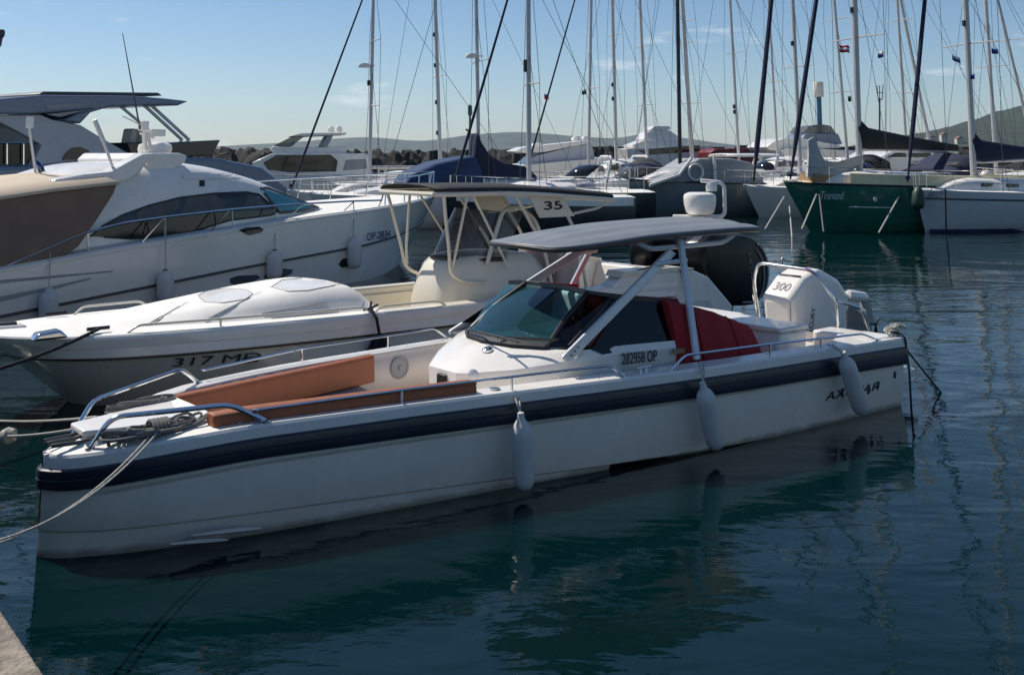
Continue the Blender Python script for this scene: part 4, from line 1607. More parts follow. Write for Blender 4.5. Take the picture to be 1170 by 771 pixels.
# ================================================================ motor yacht with the brown cockpit cover
Y = Frame(atz(60, 375, 0), 55)
yacht = thing('motor_yacht', 'white motor yacht with brown cockpit cover, long dark side window and sloping windscreen', 'motor yacht', Y)
YC = 2.0
yb = tab([-3.5, 0, 5, 7.5, 9.5, 11.2, 12.4, 12.9], [1.98, 2.0, 2.0, 1.9, 1.6, 1.0, .4, .06])
yz = tab([-3.5, -1, 1.1, 3.3, 5.4, 9.9, 12.9], [1.0, 1.1, 1.27, 1.42, 1.56, 1.74, 1.85])
ys = tab([-3.5, -1, 2.3, 4.3, 9.9, 12.9], [.10, .28, .50, .63, .90, 1.08])


def yside(u, sg):
    b, z, s = yb(u), yz(u), ys(u)
    w = max(0, (u - 8.0) / 4.9)
    q = lambda v, zz: (u - w * 1.5 * (1 - max(zz, -.3) / z), YC + sg * v, zz)
    c = 1 - .25 * w
    return [q(b - .06, z + .02), q(b, z - .02), q(b, z - .06), q(b - .015, z - .07), q(b - .0, (z + s) / 2), q(b * (c + (1 - c) * .5) + .0, s + .04), q(b * (c + (1 - c) * .5) - .03, s), q(b * c - .04, .15), q(b * c - .1, -.1), q(0, -.5)]


yu = list(np.linspace(-3.5, 8, 30)) + list(np.linspace(8.3, 12.9, 16))
mb = MB()
mb.loft([yside(u, -1) + yside(u, 1)[::-1][1:] for u in yu])
mb.poly(yside(yu[0], -1) + yside(yu[0], 1)[::-1][1:])
yh = mb.build('hull', HULLW, yacht, ang=24)
hsrc = mb
MB().tube([np.array(yside(u, -1)[5]) + P(0, -.006, -.01) for u in yu], .028, 6).build('rub_strip', DARKGREY, yh)
mb = MB()
mb.loft([[(u, YC - yb(u) + .05, yz(u) + .02), (u, YC - yb(u) * .5, yz(u) + .07), (u, YC, yz(u) + .09), (u, YC + yb(u) * .5, yz(u) + .07), (u, YC + yb(u) - .05, yz(u) + .02)] for u in yu])
mb.build('deck', DECKW, yacht, ang=50)
# moulded spear lines on the quarter
for pl in ([(0, 339), (60, 327), (104, 317), (104, 319), (60, 331), (0, 345)], [(0, 320), (130, 309), (128, 311), (0, 324)]):
    on_surface(Y, hsrc, pl, .01, fine=6).build('moulded_spear', GREYPLASTIC, yh, ang=60)
# superstructure shell
cz = tab([.4, 1.0, 1.8, 3.0, 4.0, 5.0, 6.0, 6.9, 7.6], [2.50, 2.72, 2.84, 2.86, 2.76, 2.54, 2.20, 1.86, 1.66])
ci = tab([.4, 4, 6, 7.6], [.36, .36, .5, .9])
rows = []
for u in np.linspace(.35, 7.6, 34):
    d, z, i = yz(u) + .03, cz(u), ci(u)
    h = max(z - d, .02)
    hw_ = YC - i
    sec = [(u, YC - hw_, d)]
    for t, k in ((.25, .99), (.5, .955), (.72, .88), (.86, .79), (.94, .66), (.985, .45), (1.0, .2), (1.0, 0)):
        sec.append((u, YC - hw_ * k, d + h * t))
    rows.append(sec + [(p[0], 2 * YC - p[1], p[2]) for p in sec[::-1][1:]])
shell = MB().loft(rows)
shell.add(rows[0], [tuple(range(len(rows[0])))])
sh_o = shell.build('superstructure', WHITE, yacht, ang=50)
win = [(104, 270), (118, 258), (140, 246), (170, 235), (205, 226), (245, 221), (282, 219.5), (296, 222), (318, 242), (310, 246), (262, 252), (230, 262), (195, 270), (150, 273)]
on_surface(Y, shell, win, .012, rings=6, fine=4).build('side_window', DARKWIN, sh_o, ang=60)
for pl in ([(155, 245), (166, 236), (174, 240), (188, 249), (176, 256), (158, 253)], [(171, 236), (206, 227.5), (202, 238), (192, 248), (182, 246)], [(214, 226), (245, 222), (258, 232), (250, 241), (206, 246)], [(284, 222), (294, 223.5), (306, 238), (276, 241)]):
    on_surface(Y, shell, pl, .02, rings=3, fine=3).build('window_pane', mat('dim cabin interior', (.07, .06, .055), .25, var=.35, scale=2.5), sh_o, ang=60)
on_surface(Y, shell, [(299, 216), (337, 208.5), (372, 236), (345, 240), (322, 242)], .014, rings=5).build('windscreen', GLASS_CLEAR, sh_o, ang=60)
on_surface(Y, shell, [(295, 215), (338, 206.5), (376, 236.5), (345, 242.5), (318, 244), (322, 242), (345, 240), (371, 235.5), (336.5, 209), (299.5, 216.5)], .018, rings=1, fine=3) if 0 else None
fr_pts = [(298, 216), (337, 207.5), (373, 236), (345, 241), (320, 243), (298, 216)]


MB().tube(surf_line(Y, shell, fr_pts), .035, 6).build('windscreen_frame', DARKGREY, sh_o)
MB().tube(surf_line(Y, shell, win + [win[0]], .02, 3), .018, 6).build('window_gasket', BLACK, sh_o)
on_surface(Y, shell, [(228, 206), (234, 206), (234, 213), (228, 213)], .02, rings=2).build('side_light', BLACK, sh_o)
for pl in ([(209, 197), (285, 197.5), (286, 199.5), (210, 200)], [(206, 198.5), (284, 200), (288, 203), (210, 204.5)]):
    on_surface(Y, shell, pl, .03, rings=2, fine=6).build('roof_rail', WHITE, sh_o, ang=60)
on_surface(Y, shell, [(276, 262), (285, 259), (297, 259), (302, 262), (297, 266), (284, 269)], .02).build('oval_vent', DARKWIN, sh_o) 
on_surface(Y, hsrc, [(273, 263), (280, 260), (296, 259), (302, 262), (298, 266), (284, 269)], .02).build('oval_vent', DARKWIN, yh)
for pl in ([(263, 318), (272, 315), (294, 314), (298, 317), (290, 322), (268, 326), (263, 323)], [(301, 318), (306, 309), (318, 306), (335, 308), (333, 313), (318, 319)], [(387, 302), (391, 296), (400, 294), (403, 298), (400, 304), (390, 306)], [(456, 285), (462, 280), (474, 278), (476, 282), (472, 287), (459, 291)]):
    on_surface(Y, hsrc, pl, .014, rings=3, fine=3).build('porthole', DARKWIN, yh, ang=60)
bvp = BVHTree.FromPolygons([Vector(v) for v in hsrc.v], hsrc.f)


def hit(px, py, bv=bvp):
    o, d = Y.lray(px, py)
    dv = Vector(d).normalized()
    h = bv.ray_cast(Vector(o), dv)
    return np.array(h[0]) - np.array(dv) * .02


text_on('lettering', 'OP-2834', Y, hsrc, (417, 275), (444, 271), 9, mat('blue lettering', (.02, .03, .12), .5), yacht, off=.06)
# brown canvas cockpit cover with a pale top
pa = [Y.V(x, y, .12) for x, y in ((-60, 236), (0, 226), (133, 209), (128, 222), (110, 250), (88, 282), (62, 300), (30, 308), (0, 312), (-60, 322))]
rows = []
for k, (v, s) in enumerate(((.06, 1), (.10, 1), (1.0, 1), (3.0, 1), (3.9, 1), (3.94, 1))):
    rows.append([(p[0], v, p[2]) for p in pa])
mb = MB()
mb.loft(rows, ring=True, caps=True)
mb.build('cockpit_cover', BROWN, yacht, bevel=.04)
pt = [Y.V(x, y, .1) for x, y in ((-60, 236), (0, 226), (60, 217), (133, 209))]
rows = [[(p[0], .02, p[2] - .03), (p[0], .04, p[2] + .02), (p[0], .7, p[2] + .13), (p[0], 2.0, p[2] + .2), (p[0], 3.3, p[2] + .13), (p[0], 3.96, p[2] - .03)] for p in pt]
MB().loft(rows).build('cover_top', TANCLOTH, yacht, solid=.03, ang=60)
# radar arch wings and pod
mb = MB()
ar = [Y.V(x, y, .55) for x, y in ((58, 210), (62, 205), (95, 199), (126, 196), (140, 188), (162, 176), (175, 175), (168, 183), (160, 196), (150, 204), (132, 211), (100, 212))]
mb.prism([(p[0], p[2]) for p in ar], 'v', .5, .85)
pd = [Y.V(x, y, 1.2) for x, y in ((152, 183), (160, 175), (192, 175), (201, 178), (198, 186), (180, 196), (160, 197))]
mb.prism([(p[0], p[2]) for p in pd], 'v', .8, 3.2)
mb.build('radar_arch', WHITE, yacht, bevel=.05, seg=3)
c = Y.V(177, 172, 2.0)
mb = MB()
mb.lathe([(0, -.1), (.32, -.1), (.36, .02), (.34, .12), (.2, .18), (0, .19)], c, (0, 0, 1), 24)
mb.build('radar_dome', WHITE, yacht, ang=50)
mb = MB()
b0, b1 = Y.V(166, 172, 1.8), Y.V(164, 142, 1.8)
mb.tube([b0, b1], .05)
mb.tube([Y.V(172, 170, 1.8), Y.V(168, 150, 1.8)], .04)
mb.tube([Y.V(160, 152, 1.8), Y.V(176, 158, 1.8)], .03)
mb.box(Y.V(179, 152, 1.8), (.35, .15, .15))
mb.box(Y.V(164, 144, 1.8), (.16, .16, .2))
mb.tube([Y.V(140, 133, 1.8), Y.V(166, 146, 1.8)], .02)
mb.build('light_mast', WHITE, yacht, bevel=.01)
WINBROWN = mat('dim cabin interior', (.10, .085, .075), .3, var=.3, scale=2)
MB().tube([Y.V(160, 148, 1.8), Y.V(140, 38, 1.8)], [.022, .008], 6).build('whip_antenna', DARKGREY, yacht)
mb = MB()
mb.tube([Y.V(131, 198, .7), Y.V(118, 161, .7)], .03)
mb.tube([Y.V(118, 161, .7), Y.V(108, 137, .7)], .045)
mb.build('aerial_pole', ALU, yacht)
mb = MB()
mb.tube([Y.V(43, 214, 2.0), Y.V(32, 138, 2.0)], .025)
mb.box(Y.V(34, 140, 2.0), (.1, .1, .22))
mb.build('flag_pole', ALU, yacht)
# ensign drooping from its pole
f0 = Y.V(42, 190, 2.0)
mb = [MB(), MB(), MB()]
for k in range(3):
    rows = []
    for i in range(9):
        t = i / 8
        p = Y.V(44 + 17 * t, 192 + 22 * t ** 1.2, 2.0 + .12 * math.sin(t * 7))
        o = np.array([.0, 0, .09])
        rows.append([p + P(-.04, 0, .12) * (1 - k) + P(0, .04 * math.sin(t * 9 + k), -.05), p + P(-.04, 0, .12) * (2 - k) + P(0, .04 * math.sin(t * 9 + k + 1), -.05)])
    mb[k].loft(rows)
fl = thing('flag', 'drooping red, white and blue ensign at the stern of the white motor yacht', 'flag', Y)
for k, m in enumerate((FLAGBLUE, FLAGWHITE, FLAGRED)):
    mb[k].build('flag_stripe', m, fl, solid=.008, ang=70)
# side rail
rl = [(6, 304), (40, 290), (90, 268), (140, 255), (190, 248), (260, 240), (330, 234), (400, 230), (436, 229)]
pts = [Y.V(x, y, .08 if x < 300 else .08 + (x - 300) / 136 * .25) for x, y in rl]
mb = MB()
mb.tube(fillet(pts, .3), .024, 8)
for (x0, y0), (x1, y1) in (((188, 248), (153, 287)), ((188, 248), (189, 284)), ((262, 240), (232, 274)), ((346, 233), (306, 272)), ((265, 240), (266, 268)), ((405, 230), (370, 262)), ((436, 229), (423, 256)), ((57, 284), (57, 300)), ((100, 264), (100, 292))):
    mb.tube([Y.V(x0, y0, .08 if x0 < 300 else .08 + (x0 - 300) / 136 * .25), Y.V(x1, y1, .1 if x1 < 300 else .1 + (x1 - 300) / 136 * .25)], .015, 6)
mb.build('side_rail', CHROME, yacht)
mb = MB()
rb = [P(u, YC - yb(u) + .12, yz(u) + .02) for u in (9, 10, 11, 12, 12.7)]
tp = [p + P(.1, .05, .62) for p in rb]
mb.tube([Y.V(436, 229, .33)] + tp, .024)
for a, b in zip(rb, tp):
    mb.tube([a, b], .016)
rb2 = [P(u, YC + yb(u) - .12, yz(u) + .02) for u in (6, 7.5, 9, 10, 11, 12, 12.7)]
tp2 = [p + P(.1, -.05, .62) for p in rb2]
mb.tube(tp2, .024)
for a, b in zip(rb2, tp2):
    mb.tube([a, b], .016)
mb.tube([tp[-1], tp2[-1]], .024)
mb.build('bow_pulpit', CHROME, yacht)
for top, bot, tie, lab in (((56, 330), (55, 374), (57, 287), 'grey fender on the motor yacht quarter, leftmost of its row'),
                           ((189, 309), (189, 345), (189, 249), 'grey fender on the motor yacht below its dark side window'),
                           ((314, 286), (313, 319), (314, 237), 'grey fender beside the oval porthole of the motor yacht'),
                           ((404, 271), (405, 307), (404, 231), 'grey fender beside the bow registration of the motor yacht')):
    vv = -.17 if top[0] < 250 else (-.12 if top[0] < 380 else .0)
    fender(Y, top, bot, vv, .16 if top[0] < 250 else .175, [(tie[0], tie[1], .08 if tie[0] < 300 else .25)], lab, 'fenders on the motor yacht', rope_r=.012, cap=DARKGREY if top[0] > 150 and top[0] < 350 else None)

# ================================================================ flybridge yacht behind it
G = Frame(aty(60, 240, 31), 52)
fly = thing('flybridge_yacht', 'large grey flybridge yacht with a long hardtop roof, behind the motor yacht at left', 'motor yacht', G)


def pp(fr, px, v):
    return [(q[0], q[2]) for q in (fr.V(x, y, v) for x, y in px)]


YACHTGREY = mat('pale grey gelcoat', (.42, .44, .48), .3, var=.04, coat=.3)
YACHTBLUE = mat('slate blue gelcoat', (.17, .21, .28), .3, var=.05, coat=.3)
mb = MB()
mb.prism(pp(G, [(-80, 190), (35, 190), (150, 178), (250, 181), (300, 191), (330, 215), (330, 235), (-80, 245)], 0), 'v', 0, 4.4)
mb.build('hull', YACHTBLUE, fly, bevel=.12, seg=3)
mb = MB()
for a in (.3, 3.8):
    mb.prism(pp(G, [(-60, 130), (0, 132), (46, 131), (60, 137), (92, 143), (120, 160), (150, 177), (150, 184), (36, 190), (48, 166), (20, 150), (0, 140), (-60, 128)], .3), 'v', a, a + .25)
mb.build('side_fairing', YACHTGREY, fly, bevel=.04)
mb = MB()
pl = pp(G, [(-60, 118), (0, 113), (45, 109), (150, 110), (187, 113), (212, 116), (200, 121), (160, 121), (120, 123), (100, 129), (88, 142), (70, 137), (95, 126), (30, 131), (-60, 130)], .3)
mb.prism(pl, 'v', .1, 4.3)
mb.build('hardtop', YACHTBLUE, fly, bevel=.06, seg=3)
mb = MB()
mb.prism(pp(G, [(47, 107), (52, 104.5), (183, 106), (188, 109.5), (46, 110)], .5), 'v', .6, 3.8)
mb.build('sunroof', DARKGREY, fly, bevel=.03)
mb = MB()
mb.prism(pp(G, [(48, 120), (116, 118), (90, 122), (52, 125)], .2), 'v', .06, .1)
mb.prism(pp(G, [(50, 131), (96, 126), (66, 134)], .2), 'v', .06, .1)
mb.build('roof_slot', GREYPLASTIC, fly)
for v in (.5, 3.9):
    for x0, y0, x1, y1, r in ((162, 118, 208, 160, .06), (170, 118, 216, 160, .06), (138, 122, 178, 155, .05)):
        MB().tube([P(*G.V(x0, y0, v)), P(*G.V(x1, y1, v))], r).build('roof_strut', ALU, fly)
mb = MB()
mb.prism(pp(G, [(146, 163), (195, 163), (252, 160), (243, 178), (200, 180), (150, 180)], .4), 'v', .4, 4.0, scale=.97)
mb.build('flybridge_screen', DARKWIN, fly, bevel=.03)
mb = MB()
mb.prism(pp(G, [(71, 183), (74, 176), (82, 169), (92, 168), (101, 172), (103, 182)], .28), 'v', .26, .3)
mb.build('arch_window', DARKWIN, fly)
for px in (147, 156):
    p = G.V(px, 160, 1.5 if px < 150 else 2.2)
    MB().box(p, (.22, .6, .75), ry=.15).build('helm_seat', BEIGE, fly, bevel=.08, seg=3)
mb = MB()
mb.tube([G.V(-40, 112, 2), G.V(-30, 60, 2), G.V(-4, 40, 2)], .07)
mb.lathe([(0, 0), (.12, .02), (.14, .25), (0, .3)], G.V(-6, 38, 2), (1, 0, 0), 12)
mb.lathe([(0, 0), (.13, .02), (.16, .3), (0, .42)], G.V(-4, 54, 2), (0, 0, 1), 12)
mb.build('light_arm', DARKGREY, fly)
mb = MB()
mb.prism(pp(G, [(-60, 165), (38, 165), (30, 187), (-60, 190)], .6), 'v', .5, .56)
mb.build('cockpit_screen', GLASS_DARK, fly)
mb = MB()
mb.tube([P(*G.V(-60, 163, .4)), P(*G.V(46, 164, .4))], .03)
for px in (8, 27):
    mb.tube([P(*G.V(px, 164, .4)), P(*G.V(px, 188, .4))], .025)
mb.build('side_rail', CHROME, fly)
mb = MB()
mb.tube([P(*G.V(97, 163, 2)), P(*G.V(101, 158, 2)), P(*G.V(104, 162, 2))], .03)
mb.lathe([(0, 0), (.12, .02), (.1, .1), (0, .14)], P(*G.V(102, 161, 2)), (0, 0, 1), 10)
mb.build('search_light', DARKGREY, fly)
# tall yacht at the very left edge: only a lamp arm of it shows
# ================================================================ moored boats farther out
def at_depth(px, D, deg):
    p = aty(px, HZY, D)
    return Frame((p[0], p[1], 0), deg)


def hull_loft(fr, root, L, Bm, fb, over, m, name='hull', stern=.8, stripe=None, sheer=.18, deckm=None):
    """a pointed hull: bow at u=0 on the water, forefoot raked by `over`"""
    rows, dk, st = [], [], []
    for i in range(25):
        t = (i / 24) ** 1.25
        b = Bm / 2 * (1 - (1 - min(t / .5, 1)) ** 2.1) * (1 if t < .5 else 1 - (1 - stern) * ((t - .5) / .5) ** 2) + .02
        z = fb * (1 + sheer * (1 - t) ** 2)
        w = max(0, 1 - t / .35)
        u = -over + (L + over) * t

        def q(v, zz):
            return (u + over * w * (1 - max(zz, -.4) / z), v, zz)
        half = [q(-b, z), q(-b * 1.0, z * .62), q(-b * .93, z * .25), q(-b * .82, 0.0), q(-b * .5, -.3), q(0, -.6)]
        rows.append(half + [(p[0], -p[1], p[2]) for p in half[::-1][1:]])
        dk.append([q(-b + .02, z), q(-b * .5, z + .07), q(0, z + .09), q(b * .5, z + .07), q(b - .02, z)])
        st.append(q(-b * 1.0 - .01, z * .80))
    mb = MB()
    mb.loft(rows)
    mb.poly(rows[-1])
    h = mb.build(name, m, root, ang=40)
    MB().loft(dk).build('deck', deckm or DECKW, root, ang=50)
    if stripe:
        MB().tube(st, .035, 6).build('stripe', stripe, h)
    def zz(u):
        t = min(max((u + over) / (L + over), 0), 1)
        return fb * (1 + sheer * (1 - t) ** 2)

    def bb_(u):
        t = min(max((u + over) / (L + over), 0), 1)
        return Bm / 2 * (1 - (1 - min(t / .5, 1)) ** 2.1) * (1 if t < .5 else 1 - (1 - stern) * ((t - .5) / .5) ** 2)
    return zz, bb_


def sailboat(label, bow, D, deg, L, Bm, fb, mast, hullm=HULLW, over=.8, cover=NAVY, furl=NAVY, stripe=None, spreads=(), mr=.075, mastm=MASTM,
             group='sailing boats in the background', boom=True, dodger=None, furl_r=.075, stern=.75, name='sailboat', boomrise=0.0, deckm=None, bowstay=None, radar=None, lights=()):
    fr = at_depth(bow, D, deg)
    root = thing(name, label, 'sailboat', fr, group)
    zz, bb_ = hull_loft(fr, root, L, Bm, fb, over, hullm, stripe=stripe, stern=stern, deckm=deckm)
    xb, yb_, x0, yh = mast
    foot = fr.V(xb, yb_, 0)
    head = fr.V(xb + (x0 - xb) * (yb_ - yh) / yb_, yh, 0)
    um = foot[0]
    base = P(um, 0, zz(um) + .05)
    dirn = (head - foot) / (head[2] - foot[2])
    base = foot + dirn * (base[2] - foot[2])
    mb = MB()
    mb.tube([base, lerp(base, head, .75), head], [mr, mr, mr * .7], 10)
    ms = mb.build('mast', mastm, root)
    tips = []
    for y in spreads:
        mb = MB()
        c = fr.V(xb + (x0 - xb) * (yb_ - y) / yb_, y, 0)
        l = Bm * .36
        mb.tube([c + P(.12, -l, -.02), c, c + P(.12, l, -.02)], [.022, .04, .022], 6)
        tips.append((c + P(.12, -l, -.02), c + P(.12, l, -.02)))
        mb.build('spreader', mastm, ms)
    # standing rigging
    for k, sg in enumerate((-1, 1)):
        mb = MB()
        for off in ((0,) if sg > 0 else (0, .35)):
            chain = [P(um + off, sg * (bb_(um) - .1), zz(um))] + [t[k] for t in sorted(tips, key=lambda t: t[0][2])] + [head]
            if off:
                chain = [chain[0], lerp(base, head, .55)]
            mb.tube(chain, .011, 5)
        mb.build('shroud', DARKGREY, root)
    bowp = P(-over + .1, 0, zz(-over) + .1) if bowstay is None else fr.V(*bowstay, 0)
    if furl is not None:
        mb = MB()
        mb.tube([bowp, lerp(bowp, head, .04), lerp(bowp, head, .1), lerp(bowp, head, .9), head], [.03, .05, furl_r, furl_r * .7, .02], 8)
        mb.lathe([(0, 0), (.1, .01), (.1, .12), (0, .14)], bowp + P(0, 0, .1), (0, 0, 1), 10)
        mb.build('furled_headsail', furl, root)
    else:
        MB().tube([bowp, head], .012, 5).build('forestay', DARKGREY, root)
    MB().tube([P(L - .1, 0, zz(L) + .1), head], .011, 5).build('backstay', DARKGREY, root)
    if boom:
        z0 = zz(um) + 1.15 + .25 * (fb > 1.5)
        bl = min(L * .36, L - um - .8)
        mb = MB()
        mb.tube([P(um + .1, 0, z0), P(um + bl, 0, z0 + boomrise)], .07, 8)
        mb.build('boom', mastm, root)
        if cover is not None:
            pts = [P(um - .05, 0, z0 + .75), P(um + .12, 0, z0 + .62), P(um + .5, 0, z0 + .42), P(um + bl * .5, .02, z0 + .30 + boomrise * .5), P(um + bl, 0, z0 + .15 + boomrise)]
            mb = MB()
            secs = []
            for p, (hw_, hh) in zip(pts, ((.10, .35), (.22, .58), (.2, .46), (.17, .30), (.10, .14))):
                secs.append([p + P(0, hw_ * math.cos(a) * (1 + .1 * math.sin(a * 5)), hh * math.sin(a)) for a in np.linspace(0, 2 * math.pi, 15)[:-1]])
            mb.loft(secs, ring=True, caps=True)
            mb.build('sail_cover', cover, root, ang=70)
    # coachroof, windows, dodger
    rows = []
    u0, u1 = um - L * .16, um + L * .26
    for t in np.linspace(0, 1, 12):
        u = u0 + (u1 - u0) * t
        h = .42 * min(t / .25, 1) ** .6 + .05
        ww = min(bb_(u) * .62, Bm * .31)
        z = zz(u) + .03
        rows.append([(u, -ww, z), (u, -ww * .93, z + h * .75), (u, -ww * .7, z + h), (u, 0, z + h * 1.08), (u, ww * .7, z + h), (u, ww * .93, z + h * .75), (u, ww, z)])
    mb = MB()
    mb.loft(rows, caps=True)
    cr = mb.build('coachroof', WHITE, root, ang=50)
    mb = MB()
    ww = Bm * .31
    for t in (.35, .55, .75):
        u = u0 + (u1 - u0) * t
        mb.box((u, 0, zz(u) + .26), (L * .045, 2 * min(bb_(u) * .62, ww) * .985 + .02, .13))
    mb.build('cabin_window', DARKWIN, cr, bevel=.01)
    if dodger is not None:
        ud = u1 - .1
        z = zz(ud) + .35
        rows = []
        for t in np.linspace(0, 1, 7):
            a = t * math.pi * .5
            rows.append([(ud - .3 + 1.3 * math.sin(a), Bm * .36 * math.cos(b), z + 1.0 * math.sin(b) ** .6 * (math.sin(a * .9 + .3))) for b in np.linspace(.02, math.pi - .02, 13)])
        MB().loft(rows).build('spray_hood', dodger, root, solid=.03, ang=60)
        mb = MB()
        mb.box((ud + .25, 0, z + .42), (.25, Bm * .62, .32), ry=-.5)
        mb.build('hood_window', GLASS_SMOKE, root)
    # pulpit, stanchions and lifelines
    mb = MB()
    for sg in (-1, 1):
        top = []
        for t in (.0, .03, .10, .22, .36, .5, .64, .78, .95):
            u = -over + (L + over) * t
            q = P(u + .02, sg * (max(bb_(u) - .06, .06)), zz(u))
            top.append(q + P(0, 0, .62))
            mb.tube([q, q + P(0, 0, .62)], .014, 5)
        mb.tube(top, .012, 5)
        mb.tube([p + P(0, 0, -.3) for p in top], .008, 5)
    mb.build('guard_rail', CHROME, root)
    if radar:
        c = fr.V(radar[0], radar[1], 0)
        mb = MB()
        mb.lathe([(0, 0), (.26, .01), (.29, .09), (.24, .18), (0, .2)], c - P(0, 0, .1), (0, 0, 1), 16)
        mb.tube([c + P(.1, 0, 0), c + P(.5, 0, 0)], .03, 6)
        mb.build('radar_dome', WHITE, ms, ang=50)
    if lights:
        mb = MB()
        for y in lights:
            c = fr.V(xb + (x0 - xb) * (yb_ - y) / yb_, y, 0)
            mb.box(c + P(-.12, 0, 0), (.16, .12, .24))
        mb.build('mast_lamp', BLACK, ms, bevel=.02)
    return fr, root, zz, bb_, um


def cabin_part(fr, root, px, v0, v1, name, m, bevel=.05, scale=1.0):
    return MB().prism(pp(fr, px, v0), 'v', v0, v1, scale=scale).build(name, m, root, bevel=bevel)


# --- right: the green ketch and the white sloop
fr, gr, zz, bb_, um = sailboat('dark green sailing boat with pale yellow bulwark and script name on its bow', 922, 41, 22, 14.5, 4.3, 1.62, (982, 190, 976, -245), GREEN, over=1.15,
                               cover=DARKCLOTH, furl=NAVY, spreads=(43, -60), mr=.13, furl_r=.10, deckm=PALEWOOD, dodger=NAVY, boomrise=-.1, bowstay=(903, 205), lights=(12,))
mb = MB()
for sg in (-1, 1):
    rows = []
    for u in np.linspace(1.2, 13.5, 20):
        rows.append([(u, sg * (bb_(u) + .01), zz(u) - .02), (u, sg * (bb_(u) - .0), zz(u) + .42), (u, sg * (bb_(u) - .08), zz(u) + .43), (u, sg * (bb_(u) - .1), zz(u))])
    mb.loft(rows)
mb.build('bulwark', PALEWOOD, gr, ang=40)
mb = MB()
rows = [[(u, -(bb_(u) * 1.0 + .03), zz(u) - .06), (u, -(bb_(u) + .05), zz(u) - .02), (u, -(bb_(u) + .03), zz(u) + .02)] for u in np.linspace(-1.0, 13, 30)]
mb.loft(rows)
mb.build('rub_strip', BLACK, gr)
mb = MB()
mb.prism([(-.2, 1.85), (.0, 2.25), (1.2, 2.15), (1.2, 1.8)], 'v', -.5, .5)
mb.build('bow_locker', WOOD, gr, bevel=.03)
sail_px = [(921, 203), (923, 178), (925, 160), (929, 156), (934, 172), (944, 184), (958, 185), (978, 178), (987, 177), (986, 186), (972, 194), (955, 200), (948, 206)]
rows = []
for v_ in (-.28, -.12, .12, .28):
    rows.append([np.array((p[0] + .05 * math.sin(i * 2.1), v_ + .10 * math.sin(i * 1.7 + v_ * 6), p[1])) for i, p in enumerate(pp(fr, sail_px, v_))])
MB().loft(rows, ring=True, caps=True).build('loose_headsail', mat('grey sailcloth', (.42, .43, .42), .8, var=.12, bump=.5, bscale=3), gr, bevel=.05, ang=60)
a, b = fr.V(938, 228, -.95), fr.V(965, 228, -1.4)
text('lettering', 'Tranted', np.array(a), np.array(b), P(0, 0, 1), .30, PALEDECAL, gr, shear=.45)
a = fr.V(1000, 228, -1.95)
MB().lathe([(0, 0), (.09, 0), (.09, .02), (0, .02)], a, (0, -1, 0), 14).build('porthole', PALEDECAL, gr)
MB().tube([fr.V(970, 236.5, -1.6), fr.V(1020, 237.5, -2.0)], .02, 6).build('trim_line', PALEDECAL, gr)
for k, (x0, y0, x1, y1) in enumerate(((896, 225, 874, 262), (902, 236, 905, 272), (933, 222, 916, 262), (936, 222, 941, 265), (1027, 225, 1004, 266))):
    mb = MB()
    mb.tube([aty(x0, y0, 40.2), aty(x1, y1, 38.2)], .03, 6)
    lab = ['pale mooring line at the far left of the green sailing boat, slanting into the water', 'pale mooring line falling straight down under the green bow',
           'pale mooring line slanting left from the white fairlead of the green boat', 'dark slack line dropping from the white fairlead on the green boat',
           'pale mooring line slanting into the water amidships of the green boat'][k]
    tag(mb.build('mooring_line', ROPE if k != 3 else GREYROPE), lab, 'rope', 'mooring lines of the green boat')

fr2, wr, zz2, bb2, um2 = sailboat('white sailing sloop with navy sail cover and dark blue waterline stripe at the right edge', 1052, 40.5, 24, 13.5, 4.0, 1.38, (1112, 190, 1103, -325), mat('sloop gelcoat', (.50, .52, .52), .25, var=.03, coat=.3, dirt=.1), over=.42,
                                  cover=NAVY, furl=NAVY, spreads=(50, -90), mr=.125, furl_r=.09, stripe=DARKGREY, boomrise=.15, bowstay=(1037, 208), lights=(27,))
rows = []
for u in np.linspace(-.0, 13.3, 26):
    rows.append([(u, -(bb2(u) * .84 + .02), .13), (u, -(bb2(u) * .80 + .03), -.02), (u, -bb2(u) * .6, -.2)])
MB().loft(rows).build('boot_stripe', BOOTTOP, wr)
text('lettering', '3802 P', fr2.V(1059, 226, -.95), fr2.V(1078, 225, -1.32), P(0, 0, 1), .2, DECAL, wr, shear=.3)
MB().tube([fr2.V(1080, 216, -1.25), fr2.V(1081, 262, -1.1)], .03, 6).build('bow_line', DARKROPE, wr)
for px in (1101, 1127):
    c = fr2.Z(px, 202, 1.95)
    th_ = tag(place(MB().lathe([(0, -.22), (.2, -.2), (.29, -.1), (.32, 0), (.29, .1), (.2, .2), (0, .22)], c, (0, 1, .1), 18).build('ball_fender', WHITE, ang=60), fr2),
              'round white ball fender on the sloop foredeck, ' + ('left' if px == 1101 else 'right') + ' of the mast', 'fender', 'ball fenders on the sloop')
c = fr2.Z(1084, 206, 1.75)
tag(place(MB().box(c, (.5, .4, .2), top=.8).build('folded_cover', YELLOW, bevel=.06, seg=3), fr2), 'small yellow folded cover lying on the white sloop foredeck', 'cover')
c = fr2.V(1049, 226, -.42)
tag(place(MB().lathe([(0, .45), (.1, .4), (.22, .2), (.24, -.2), (.2, -.38), (0, -.45)], c, (.1, 0, 1), 16).build('fender', mat('dark green vinyl', (.015, .05, .035), .5), ang=60), fr2),
    'dark green fender squeezed between the green boat and the white sloop bow', 'fender')

